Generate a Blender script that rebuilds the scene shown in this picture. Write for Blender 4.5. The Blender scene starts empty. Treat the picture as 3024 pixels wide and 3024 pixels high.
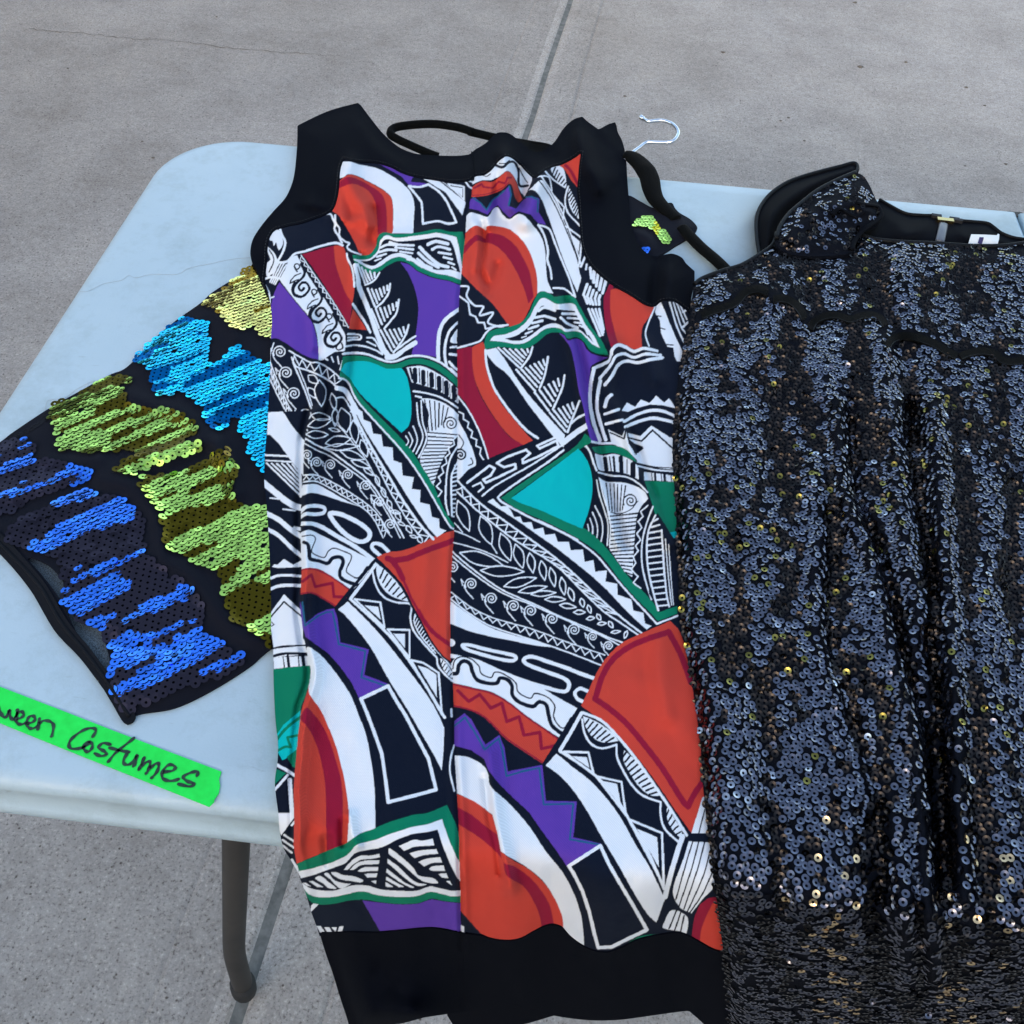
import bpy, math, random
import numpy as np
from mathutils import Matrix, Vector

sc = bpy.context.scene
rng = np.random.default_rng(7)
random.seed(7)

# ------------------------------------------------------------------ camera
# world: X along the table's long edge, Y across it (away from the viewer), Z up; metres.
F_PX, C_PX = 2943.0, 1512.0                    # focal length and centre of a 3024 px square frame
D1 = np.array([0.9933825, 0.10609749, -0.04398342])
D2 = np.array([0.10899434, -0.75009654, 0.65228477])
NN = np.array([0.03621396, -0.65276221, -0.7566968])
HEIGHT = 0.5772                                # camera above the table top
ZT = 0.74                                      # table top above the ground
R3 = np.stack([D1, D2, NN])                    # camera axes (right, down, forward) -> world
_r = np.array([0 - C_PX, 2313 - C_PX, F_PX]); _O = _r * (-HEIGHT / (NN @ _r))
CAM = np.array([-(_O @ D1), -(_O @ D2), ZT + HEIGHT])
cam_d = bpy.data.cameras.new('camera'); cam = bpy.data.objects.new('camera', cam_d)
sc.collection.objects.link(cam); sc.camera = cam
cam_d.sensor_width = 36; cam_d.sensor_fit = 'HORIZONTAL'; cam_d.lens = 36 * F_PX / 3024
cam_d.clip_start = 0.02; cam_d.clip_end = 500
_m = Matrix.Identity(4)
_cols = [R3[:, 0], -R3[:, 1], -R3[:, 2]]
for j in range(3):
    for i in range(3): _m[i][j] = _cols[j][i]
    _m[j][3] = CAM[j]
cam.matrix_world = _m

# ------------------------------------------------------------------ light: open shade under a clear sky
SUN_EL, SUN_AZ = math.radians(17), math.radians(196)      # the sun stands behind the added wall at the viewer's back
world = bpy.data.worlds.new('World'); sc.world = world; world.use_nodes = True
wn = world.node_tree.nodes; wl = world.node_tree.links
bg = wn['Background']; sky = wn.new('ShaderNodeTexSky'); sky.sky_type = 'NISHITA'; sky.sun_disc = False
sky.sun_elevation = SUN_EL; sky.sun_rotation = SUN_AZ; sky.altitude = 1300; sky.air_density = 1.1; sky.dust_density = 7.5; sky.ozone_density = 0.0
wl.new(sky.outputs[0], bg.inputs[0]); bg.inputs[1].default_value = 0.15
sd = bpy.data.lights.new('sun', 'SUN'); sd.energy = 3.2; sd.angle = math.radians(0.5); sd.color = (1.0, 0.93, 0.82)
sun = bpy.data.objects.new('sun', sd); sc.collection.objects.link(sun)
_d = Vector((math.sin(SUN_AZ) * math.cos(SUN_EL), math.cos(SUN_AZ) * math.cos(SUN_EL), math.sin(SUN_EL)))
sun.rotation_euler = _d.to_track_quat('Z', 'Y').to_euler()
sc.view_settings.view_transform = 'Standard'; sc.view_settings.look = 'None'
sc.view_settings.exposure = 1.85; sc.view_settings.gamma = 1.0; sc.view_settings.use_curve_mapping = False
sc.render.engine = 'CYCLES'; sc.cycles.max_bounces = 8; sc.cycles.use_denoising = True
# ------------------------------------------------------------------ helpers
COL = sc.collection
def tag(o, label=None, cat=None, group=None, kind=None):
    if label: o['label'] = label
    if cat: o['category'] = cat
    if group: o['group'] = group
    if kind: o['kind'] = kind
    return o
def empty(name, loc, label, cat):
    o = bpy.data.objects.new(name, None); COL.objects.link(o); o.location = loc; o.empty_display_size = .05
    return tag(o, label, cat)
def make(name, verts, faces, mat, parent=None, smooth=True, col=None):
    me = bpy.data.meshes.new(name)
    verts = np.asarray(verts, dtype=np.float32)
    if isinstance(faces, np.ndarray):
        n, k = faces.shape
        me.vertices.add(len(verts)); me.vertices.foreach_set('co', verts.ravel())
        me.loops.add(n * k); me.loops.foreach_set('vertex_index', faces.astype(np.int32).ravel())
        me.polygons.add(n); me.polygons.foreach_set('loop_start', np.arange(0, n * k, k, dtype=np.int32))
        me.update(calc_edges=True); me.validate()
    else:
        me.from_pydata(verts.tolist(), [], faces)
    if smooth: me.polygons.foreach_set('use_smooth', np.ones(len(me.polygons), dtype=bool))
    if col is not None:
        at = me.color_attributes.new('dye', 'FLOAT_COLOR', 'POINT')
        c4 = np.ones((len(verts), 4), dtype=np.float32); c4[:, :3] = col
        at.data.foreach_set('color', c4.ravel())
    me.materials.append(mat); me.update()
    o = bpy.data.objects.new(name, me); COL.objects.link(o)
    if parent is not None:
        o.parent = parent
        o.matrix_parent_inverse = Matrix.Translation(parent.location).inverted()
    return o
def join(parts):                                # [(verts, faces)] -> one list
    V, Fc, n = [], [], 0
    for v, f in parts:
        V += [tuple(p) for p in v]; Fc += [[i + n for i in q] for q in f]; n += len(v)
    return V, Fc

def rays(u, v):
    u = np.asarray(u, float); v = np.asarray(v, float)
    r = np.stack([u - C_PX, v - C_PX, np.full_like(u, F_PX)], -1)
    return r @ R3.T
def on(u, v, z):                                # where the sight line meets the level z
    r = rays(u, v); t = (z - CAM[2]) / r[..., 2]
    return CAM + r * t[..., None]
def tab(u, v, h=0.0): return on(u, v, ZT + h)
def project(P):
    q = (np.asarray(P) - CAM) @ R3
    return q[..., 0] / q[..., 2] * F_PX + C_PX, q[..., 1] / q[..., 2] * F_PX + C_PX

def crv(pts, n=8, closed=False):
    """Catmull-Rom through the points; a point with a third truthy entry is a corner"""
    pts = [(p[0], p[1], (p[2] if len(p) > 2 else 0)) for p in pts]
    k = len(pts)
    if k < 3: return [(p[0], p[1]) for p in pts]
    out = []; segs = k if closed else k - 1
    for i in range(segs):
        p1, p2 = pts[i], pts[(i + 1) % k]
        p0 = pts[(i - 1) % k] if (closed or i > 0) else p1
        p3 = pts[(i + 2) % k] if (closed or i + 2 < k) else p2
        if p1[2]: p0 = p1
        if p2[2]: p3 = p2
        for j in range(n):
            t = j / n; t2 = t * t; t3 = t2 * t
            out.append(tuple(.5 * (2 * p1[a] + (p2[a] - p0[a]) * t + (2 * p0[a] - 5 * p1[a] + 4 * p2[a] - p3[a]) * t2
                                   + (3 * p1[a] - p0[a] - 3 * p2[a] + p3[a]) * t3) for a in (0, 1)))
    if not closed: out.append(pts[-1][:2])
    return out
def lerp_path(pts, t):
    p = np.asarray(pts, float); d = np.r_[0, np.cumsum(np.hypot(*np.diff(p, axis=0).T))]
    s = np.asarray(t) * d[-1]
    return np.stack([np.interp(s, d, p[:, 0]), np.interp(s, d, p[:, 1])], -1)
TILE = {'A': (700, 300, 700 / 1932), 'B': (1350, 300, 700 / 1932), 'C': (700, 900, 700 / 1932), 'D': (1340, 900, 700 / 1932),
        'E': (750, 1500, 700 / 1932), 'F': (1330, 1500, 700 / 1932), 'G': (780, 2100, 700 / 1932), 'H': (1330, 2100, 800 / 1932),
        'I': (880, 2424, 600 / 1932), 'J': (1400, 2600, 824 / 1932), 'K': (1600, 250, 800 / 1932), 'M': (2100, 400, 924 / 1932),
        'N': (0, 300, 1000 / 1932), 'O': (0, 1100, 900 / 1932), 'Q': (0, 1900, 1000 / 1719), 'S': (1900, 1200, 1124 / 1932),
        'V': (0, 0, 3024 / 1932), 'Z': (2724, 500, 300 / 1932)}
def px(tile, s):
    """'x,y x,y' in units of one study sheet -> frame units"""
    ox, oy, k = TILE[tile]; out = []
    for w in s.split():
        c = w.startswith('!'); x, y = w.lstrip('!').split(',')
        out.append((ox + float(x) * k, oy + float(y) * k, 1 if c else 0))
    return out

def fill_mask(pts, x0, y0, w, h):
    """even-odd fill on unit cells"""
    acc = np.zeros((h, w + 1), np.int16); p = np.asarray([q[:2] for q in pts], float); q = np.roll(p, -1, 0)
    for (ax, ay), (bx, by) in zip(p, q):
        if ay == by: continue
        if ay > by: ax, ay, bx, by = bx, by, ax, ay
        r0 = max(0, int(math.ceil(ay - y0 - .5))); r1 = min(h, int(math.ceil(by - y0 - .5)))
        if r1 <= r0: continue
        rr = np.arange(r0, r1); xc = ax + (rr + .5 + y0 - ay) / (by - ay) * (bx - ax)
        ci = np.clip(np.ceil(xc - x0 - .5).astype(int), 0, w); np.add.at(acc, (rr, ci), 1)
    return (np.cumsum(acc, 1)[:, :w] % 2).astype(bool)
def inside(pts, u, v):
    u = np.asarray(u, float); v = np.asarray(v, float); res = np.zeros(u.shape, bool)
    p = np.asarray([q[:2] for q in pts], float); q = np.roll(p, -1, 0)
    for (ax, ay), (bx, by) in zip(p, q):
        if ay == by: continue
        c = ((ay > v) != (by > v)) & (u < (bx - ax) * (v - ay) / (by - ay) + ax); res ^= c
    return res
def seg_dist(pts, u, v, closed=False, nearest=False):
    p = np.asarray([q[:2] for q in pts], float); q = np.roll(p, -1, 0)
    if not closed: p, q = p[:-1], q[:-1]
    best = np.full(np.shape(u), 1e9); nx = np.zeros(np.shape(u)); ny = np.zeros(np.shape(u))
    for (ax, ay), (bx, by) in zip(p, q):
        dx, dy = bx - ax, by - ay; L = dx * dx + dy * dy + 1e-9
        t = np.clip(((u - ax) * dx + (v - ay) * dy) / L, 0, 1); cx, cy = ax + t * dx, ay + t * dy
        d = (u - cx) ** 2 + (v - cy) ** 2
        if nearest:
            m = d < best; nx = np.where(m, cx, nx); ny = np.where(m, cy, ny)
        best = np.minimum(best, d)
    return (np.sqrt(best), nx, ny) if nearest else np.sqrt(best)
def vnoise(x, y, seed=0):
    """smooth value noise in -1..1"""
    x = np.asarray(x, float); y = np.asarray(y, float); xi = np.floor(x).astype(np.int64); yi = np.floor(y).astype(np.int64)
    fx = x - xi; fy = y - yi; fx = fx * fx * (3 - 2 * fx); fy = fy * fy * (3 - 2 * fy)
    def hsh(a, b):
        n = (a * 374761393 + b * 668265263 + seed * 144665) & 0x7fffffff; n = ((n ^ (n >> 13)) * 1274126177) & 0x7fffffff
        return ((n ^ (n >> 16)) & 0xffff) / 32767.5 - 1
    return (hsh(xi, yi) * (1 - fx) + hsh(xi + 1, yi) * fx) * (1 - fy) + (hsh(xi, yi + 1) * (1 - fx) + hsh(xi + 1, yi + 1) * fx) * fy

class Cloth:
    """a garment's relief over the table top and down the table's front: off = metres away from what it lies on"""
    G = 5.0
    def __init__(self, outline, lo, hi, edge, ridges=(), noise=0.0, seed=1, k=0.010):
        p = np.asarray([q[:2] for q in outline], float)
        self.x0, self.y0 = p.min(0) - 40; self.x1, self.y1 = p.max(0) + 40; self.k = k
        nx = int((self.x1 - self.x0) / self.G) + 4; ny = int((self.y1 - self.y0) / self.G) + 4
        U, V = np.meshgrid(self.x0 + np.arange(nx) * self.G, self.y0 + np.arange(ny) * self.G)
        d = seg_dist(outline, U, V, closed=True) * np.where(inside(outline, U, V), 1, -1)
        off = lo + (hi - lo) * (1 - np.exp(-(np.maximum(d, 0) / edge) ** 2))
        fade = 1 - np.exp(-(np.maximum(d, 0) / 40) ** 2)
        for path, s, amp in ridges:
            pts = crv(path, 6)
            off = off + amp * .001 * np.exp(-(seg_dist(pts, U, V) / s) ** 2) * np.maximum(fade, .35)
        if noise:
            off = off + noise * fade * (vnoise(U / 170, V / 260, seed) + .5 * vnoise(U / 70, V / 120, seed + 1) + .22 * vnoise(U / 34, V / 50, seed + 2))
        self.off = off
    def sample(self, u, v):
        gx = (np.asarray(u, float) - self.x0) / self.G; gy = (np.asarray(v, float) - self.y0) / self.G
        ny, nx = self.off.shape
        gx = np.clip(gx, 1, nx - 3.001); gy = np.clip(gy, 1, ny - 3.001)
        ix = gx.astype(int); iy = gy.astype(int); fx = gx - ix; fy = gy - iy
        def w(t): return ((1 - t) ** 3 / 6, (3 * t ** 3 - 6 * t * t + 4) / 6, (-3 * t ** 3 + 3 * t * t + 3 * t + 1) / 6, t ** 3 / 6)
        wx, wy = w(fx), w(fy); s = 0
        for a in range(4):
            for b in range(4): s = s + self.off[iy - 1 + a, ix - 1 + b] * wy[a] * wx[b]
        return s
    def P(self, u, v, extra=0.0):
        o = self.sample(u, v) + extra; r = rays(u, v)
        t1 = (ZT + o - CAM[2]) / r[..., 2]; t2 = (FRONT - o - CAM[1]) / r[..., 1]
        d = (t1 - t2); s = self.k / np.linalg.norm(r, axis=-1)
        t = np.maximum(t1, t2) + s * np.log1p(np.exp(-np.abs(d) / s))
        return CAM + r * t[..., None]
    def Nrm(self, u, v, e=5.0):
        a = self.P(u + e, v) - self.P(u - e, v); b = self.P(u, v + e) - self.P(u, v - e)
        n = np.cross(a, b); n /= np.linalg.norm(n, axis=-1, keepdims=True)
        f = np.sum(n * (CAM - self.P(u, v)), -1) < 0; n[f] *= -1
        return n
FRONT = 0.0

def sheet(name, outline, cloth, step, mat, parent, extra=0.0, rim=0.004, colfn=None, under=0.0):
    """a piece of cloth: cells inside the outline, its border pulled onto the outline, a turned-down rim"""
    p = np.asarray([q[:2] for q in outline], float); x0, y0 = np.floor(p.min(0) - step); x1, y1 = np.ceil(p.max(0) + step)
    nx = int((x1 - x0) / step) + 2; ny = int((y1 - y0) / step) + 2
    sp = [((a - x0) / step + .5, (b - y0) / step + .5) for a, b in p]
    m = fill_mask(sp, 0, 0, nx, ny)
    cell = (m[:-1, :-1].astype(int) + m[1:, :-1] + m[:-1, 1:] + m[1:, 1:]) >= 2
    jj, ii = np.nonzero(cell)
    idx = lambda a, b: a * nx + b
    q = np.stack([idx(jj, ii), idx(jj + 1, ii), idx(jj + 1, ii + 1), idx(jj, ii + 1)], 1)
    used, inv = np.unique(q, return_inverse=True); q = inv.reshape(q.shape)
    u = x0 + (used % nx) * step; v = y0 + (used // nx) * step
    e = np.concatenate([q[:, [0, 1]], q[:, [1, 2]], q[:, [2, 3]], q[:, [3, 0]]])
    es = np.sort(e, 1); key = es[:, 0].astype(np.int64) * (len(used) + 1) + es[:, 1]
    _, first, cnt = np.unique(key, return_index=True, return_counts=True)
    be = e[first[cnt == 1]]; bv = np.unique(be)
    _, cx, cy = seg_dist(p, u[bv], v[bv], closed=True, nearest=True)
    u = u.astype(float); v = v.astype(float); u[bv] = cx; v[bv] = cy
    P = cloth.P(u, v, extra)
    col = colfn(u, v) if colfn is not None else None
    if rim:
        n = cloth.Nrm(u[bv], v[bv]); map_ = np.full(len(P), -1); map_[bv] = len(P) + np.arange(len(bv)); nb = len(bv)
        P = np.concatenate([P, P[bv], P[bv] - n * rim])
        if col is not None: col = np.concatenate([col, col[bv], col[bv]])
        a0, a1 = map_[be[:, 0]], map_[be[:, 1]]; q = np.concatenate([q, np.stack([a1, a0, a0 + nb, a1 + nb], 1)])
    return make(name, P, q[:, ::-1], mat, parent, True, col)

def tube_data(pts, rad, seg=10, flat=1.0, up=(0, 0, 1), cap=True):
    P = np.asarray(pts, float); n = len(P); rad = np.broadcast_to(np.asarray(rad, float), (n,)); V = []; Fc = []
    T = np.gradient(P, axis=0); T /= np.linalg.norm(T, axis=1, keepdims=True)
    for i in range(n):
        a = np.cross(T[i], up)
        if np.linalg.norm(a) < 1e-3: a = np.cross(T[i], (0, 1, 0))
        a /= np.linalg.norm(a); b = np.cross(a, T[i])
        for k in range(seg):
            w = 2 * math.pi * k / seg; V.append(P[i] + rad[i] * (math.cos(w) * a + flat * math.sin(w) * b))
    for i in range(n - 1):
        for k in range(seg): Fc.append([i * seg + k, i * seg + (k + 1) % seg, (i + 1) * seg + (k + 1) % seg, (i + 1) * seg + k])
    if cap: Fc += [list(range(seg))[::-1], list(range((n - 1) * seg, n * seg))]
    return V, Fc
def tube(name, pts, rad, mat, parent, seg=10, flat=1.0, up=(0, 0, 1)):
    v, f = tube_data(pts, rad, seg, flat, up); return make(name, v, f, mat, parent)
def path3(tile, s, h, n=8, cloth=None, extra=0.0):
    c = np.asarray(crv(px(tile, s), n)); u, v = c[:, 0], c[:, 1]
    if cloth is not None: return cloth.P(u, v, extra)
    hh = np.interp(np.linspace(0, 1, len(u)), np.linspace(0, 1, len(h)), h) if np.ndim(h) else np.full(len(u), h)
    r = rays(u, v); t = (ZT + hh - CAM[2]) / r[:, 2]
    return CAM + r * t[:, None]
def box_data(c, s, rot=0.0):
    V = []; cr, sr = math.cos(rot), math.sin(rot)
    for dz in (-.5, .5):
        for dx, dy in ((-.5, -.5), (.5, -.5), (.5, .5), (-.5, .5)):
            x, y = dx * s[0], dy * s[1]; V.append((c[0] + x * cr - y * sr, c[1] + x * sr + y * cr, c[2] + dz * s[2]))
    return V, [[3, 2, 1, 0], [4, 5, 6, 7], [0, 1, 5, 4], [1, 2, 6, 5], [2, 3, 7, 6], [3, 0, 4, 7]]

# ------------------------------------------------------------------ materials
def mat(name, base=(.5, .5, .5), rough=.6, metal=0.0, spec=.5, sheen=0.0, sub=None):
    m = bpy.data.materials.new(name); m.use_nodes = True; b = m.node_tree.nodes['Principled BSDF']
    b.inputs['Base Color'].default_value = (*base, 1); b.inputs['Roughness'].default_value = rough
    b.inputs['Metallic'].default_value = metal; b.inputs['Specular IOR Level'].default_value = spec
    b.inputs['Sheen Weight'].default_value = sheen; b.inputs['Sheen Roughness'].default_value = .4
    return m
def nd(m, t, **kw):
    n = m.node_tree.nodes.new(t)
    for k, v in kw.items():
        if k in n.inputs: n.inputs[k].default_value = v
        else: setattr(n, k, v)
    return n
def lk(m, a, b): m.node_tree.links.new(a, b)
def B(m): return m.node_tree.nodes['Principled BSDF']
def coords(m): return nd(m, 'ShaderNodeTexCoord').outputs['Object']
def noise(m, scale, detail=4, rough=.6, vec=None):
    n = nd(m, 'ShaderNodeTexNoise'); n.inputs['Scale'].default_value = scale; n.inputs['Detail'].default_value = detail
    n.inputs['Roughness'].default_value = rough; lk(m, vec if vec is not None else coords(m), n.inputs['Vector']); return n.outputs['Fac']
def ramp(m, fac, stops):
    r = nd(m, 'ShaderNodeValToRGB'); cr = r.color_ramp
    while len(cr.elements) < len(stops): cr.elements.new(.5)
    for e, (p, c) in zip(cr.elements, stops): e.position = p; e.color = (*c, 1) if len(c) == 3 else c
    lk(m, fac, r.inputs[0]); return r.outputs[0]
def mix(m, fac, a, b, mode='MIX'):
    x = nd(m, 'ShaderNodeMix'); x.data_type = 'RGBA'; x.blend_type = mode
    if hasattr(fac, 'links'): lk(m, fac, x.inputs[0])
    else: x.inputs[0].default_value = fac
    for s, i in ((a, 6), (b, 7)):
        if hasattr(s, 'links'): lk(m, s, x.inputs[i])
        else: x.inputs[i].default_value = (*s, 1)
    return x.outputs[2]
def bump(m, fac, strength, dist=.001):
    b = nd(m, 'ShaderNodeBump'); b.inputs['Strength'].default_value = strength; b.inputs['Distance'].default_value = dist
    lk(m, fac, b.inputs['Height']); lk(m, b.outputs[0], B(m).inputs['Normal'])

M = {}
# concrete: grey-warm matrix, sand speckle, faint broad stains; the right-hand slab is paler
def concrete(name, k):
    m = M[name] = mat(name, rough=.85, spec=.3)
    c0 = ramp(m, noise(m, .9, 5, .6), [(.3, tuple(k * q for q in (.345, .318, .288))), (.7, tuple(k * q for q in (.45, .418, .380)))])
    c1 = ramp(m, noise(m, 210, 3, .75), [(.32, (.36, .34, .33)), (.44, (.92, .92, .92)), (.58, (1, 1, 1)), (.70, (1.5, 1.47, 1.43))])
    c2 = ramp(m, noise(m, 60, 4, .75), [(.32, (.82, .81, .80)), (.62, (1.07, 1.07, 1.07))])
    v = nd(m, 'ShaderNodeTexVoronoi'); v.inputs['Scale'].default_value = 95; lk(m, coords(m), v.inputs['Vector'])
    pit = ramp(m, v.outputs['Distance'], [(.10, (.30, .27, .25)), (.20, (1, 1, 1))])
    pm = ramp(m, noise(m, 26, 2), [(.50, (0, 0, 0)), (.60, (1, 1, 1))])
    cc = mix(m, 1, mix(m, 1, c0, c1, 'MULTIPLY'), c2, 'MULTIPLY'); cc = mix(m, pm, cc, mix(m, 1, cc, pit, 'MULTIPLY'))
    st = ramp(m, noise(m, .5, 4, .6), [(.42, (1, 1, 1)), (.72, (.80, .77, .72))]); cc = mix(m, 1, cc, st, 'MULTIPLY')
    s2 = ramp(m, noise(m, 5.5, 6, .7), [(.35, (.84, .83, .82)), (.55, (1, 1, 1)), (.75, (1.10, 1.09, 1.07))]); cc = mix(m, 1, cc, s2, 'MULTIPLY')
    lk(m, cc, B(m).inputs['Base Color']); bump(m, noise(m, 190, 3, .7), .6, .002)
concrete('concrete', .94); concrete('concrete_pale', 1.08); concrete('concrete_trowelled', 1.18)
m = M['joint'] = mat('joint', (.055, .055, .052), .95, spec=.2)
lk(m, ramp(m, noise(m, 60, 3), [(.35, (.12, .122, .112)), (.7, (.22, .22, .20))]), B(m).inputs['Base Color'])
M['crack'] = mat('crack', (.15, .13, .11), .95, spec=.1)
# blow-moulded plastic of the table: off-white, hammered grain, scuffs and grime
m = M['plastic'] = mat('plastic', rough=.42, spec=.4)
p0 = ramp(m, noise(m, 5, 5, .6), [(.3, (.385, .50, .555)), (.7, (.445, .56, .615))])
sm = ramp(m, noise(m, 11, 7, .8), [(.48, (1, 1, 1)), (.66, (.84, .84, .82)), (.80, (.68, .66, .62))])
vv = nd(m, 'ShaderNodeMapping'); vv.inputs['Scale'].default_value = (14, 90, 20); vv.inputs['Rotation'].default_value = (0, 0, .5); lk(m, coords(m), vv.inputs['Vector'])
scr = ramp(m, noise(m, 3.5, 6, .8, vv.outputs[0]), [(.62, (1, 1, 1)), (.72, (.76, .75, .73))])
lk(m, mix(m, 1, mix(m, 1, p0, sm, 'MULTIPLY'), scr, 'MULTIPLY'), B(m).inputs['Base Color'])
lk(m, ramp(m, noise(m, 18, 4), [(.3, (.34, .34, .34)), (.75, (.55, .55, .55))]), B(m).inputs['Roughness'])
bump(m, noise(m, 420, 3, .65), .35, .0006)
m = M['leg_steel'] = mat('leg_steel', (.05, .045, .04), .6, spec=.3)
lk(m, ramp(m, noise(m, 12, 4), [(.3, (.030, .028, .025)), (.75, (.055, .049, .043))]), B(m).inputs['Base Color'])
M['rubber'] = mat('rubber', (.02, .019, .018), .7)
# printed crepe: its dyes are a colour attribute of the weave
m = M['print'] = mat('print', rough=.92, spec=.05, sheen=.02)
a = nd(m, 'ShaderNodeVertexColor'); a.layer_name = 'dye'
wv = nd(m, 'ShaderNodeTexWave'); wv.inputs['Scale'].default_value = 420; wv.bands_direction = 'DIAGONAL'; lk(m, coords(m), wv.inputs['Vector'])
lk(m, mix(m, 1, a.outputs['Color'], ramp(m, wv.outputs['Fac'], [(.2, (.93, .93, .93)), (.8, (1.03, 1.03, 1.03))]), 'MULTIPLY'), B(m).inputs['Base Color'])
n1 = nd(m, 'ShaderNodeBump'); n1.inputs['Strength'].default_value = .35; n1.inputs['Distance'].default_value = .005
mp = nd(m, 'ShaderNodeMapping'); mp.inputs['Scale'].default_value = (26, 14, 14); lk(m, coords(m), mp.inputs['Vector']); lk(m, noise(m, 1, 4, .55, mp.outputs[0]), n1.inputs['Height'])
n2 = nd(m, 'ShaderNodeBump'); n2.inputs['Strength'].default_value = .25; n2.inputs['Distance'].default_value = .0005; lk(m, wv.outputs['Fac'], n2.inputs['Height']); lk(m, n1.outputs[0], n2.inputs['Normal']); lk(m, n2.outputs[0], B(m).inputs['Normal'])
m = M['crepe'] = mat('crepe', (.0022, .0030, .0058), .9, spec=.05)
n1 = nd(m, 'ShaderNodeBump'); n1.inputs['Strength'].default_value = .35; n1.inputs['Distance'].default_value = .004; lk(m, noise(m, 12, 2, .5), n1.inputs['Height'])
n2 = nd(m, 'ShaderNodeBump'); n2.inputs['Strength'].default_value = .5; n2.inputs['Distance'].default_value = .0006; lk(m, noise(m, 1500, 2), n2.inputs['Height']); lk(m, n1.outputs[0], n2.inputs['Normal']); lk(m, n2.outputs[0], B(m).inputs['Normal'])
m = M['lining'] = mat('lining', (.0025, .003, .0048), .8, spec=.05)
m = M['velvet'] = mat('velvet', (.0025, .003, .003), .95, spec=.05, sheen=.03); bump(m, noise(m, 900, 3), .5, .0012)
m = M['net'] = mat('net', (.005, .006, .011), .85, spec=.1, sheen=.02); bump(m, noise(m, 1400, 2), .4, .0006)
# sheer net: threads with the table showing between them
m = M['sheer'] = mat('sheer', (.006, .007, .011), .8, spec=.2)
tr = nd(m, 'ShaderNodeBsdfTransparent'); mx = nd(m, 'ShaderNodeMixShader'); out = m.node_tree.nodes['Material Output']
lk(m, ramp(m, noise(m, 1500, 2, .6), [(.40, (.35, .35, .35)), (.62, (.85, .85, .85))]), mx.inputs[0])
lk(m, tr.outputs[0], mx.inputs[1]); lk(m, B(m).outputs[0], mx.inputs[2]); lk(m, mx.outputs[0], out.inputs['Surface'])
M['band'] = mat('band', (.005, .006, .009), .75, spec=.12)
m = M['blackcloth'] = mat('blackcloth', (.0035, .0045, .0080), .85, spec=.06, sheen=.0); bump(m, noise(m, 1100, 2), .6, .0008)
M['piping'] = mat('piping', (.004, .005, .0065), .6, spec=.14)
def sequin_mat(name, base, rough=.2, attr=False):
    m = M[name] = mat(name, base, rough, 1.0)
    if attr:
        a = nd(m, 'ShaderNodeVertexColor'); a.layer_name = 'dye'; lk(m, a.outputs['Color'], B(m).inputs['Base Color'])
    return m
M['tape'] = mat('tape', (.004, .76, .06), .6, spec=.4)
m = M['tape']; lk(m, ramp(m, noise(m, 120, 3), [(.3, (.006, .66, .055)), (.7, (.010, .78, .08))]), B(m).inputs['Base Color'])
m = M['marker'] = mat('marker', (.012, .022, .016), .45); lk(m, ramp(m, noise(m, 240, 3), [(.35, (.006, .012, .009)), (.75, (.022, .07, .035))]), B(m).inputs['Base Color'])
M['chrome'] = mat('chrome', (.80, .81, .82), .14, 1.0)
M['brass'] = mat('brass', (.75, .55, .22), .25, 1.0)
M['zip'] = mat('zip', (.09, .10, .12), .4)
M['label_white'] = mat('label_white', (.72, .74, .72), .7)
M['ink'] = mat('ink', (.03, .02, .09), .6)
M['hair'] = mat('hair', (.36, .38, .40), .5)
M['thread_pale'] = mat('thread_pale', (.009, .010, .013), .8)
M['thread'] = mat('thread', (.01, .01, .012), .7)
m = M['stucco'] = mat('stucco', (.17, .12, .085), .9, spec=.2)
lk(m, ramp(m, noise(m, 8, 4), [(.3, (.44, .37, .30)), (.7, (.56, .475, .39))]), B(m).inputs['Base Color']); bump(m, noise(m, 60, 3), .4, .004)
M['stucco_brown'] = mat('stucco_brown', (.14, .11, .085), .9, spec=.1)
M['shingle'] = mat('shingle', (.05, .045, .042), .9)
M['wood'] = mat('wood', (.10, .07, .05), .8)
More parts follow.
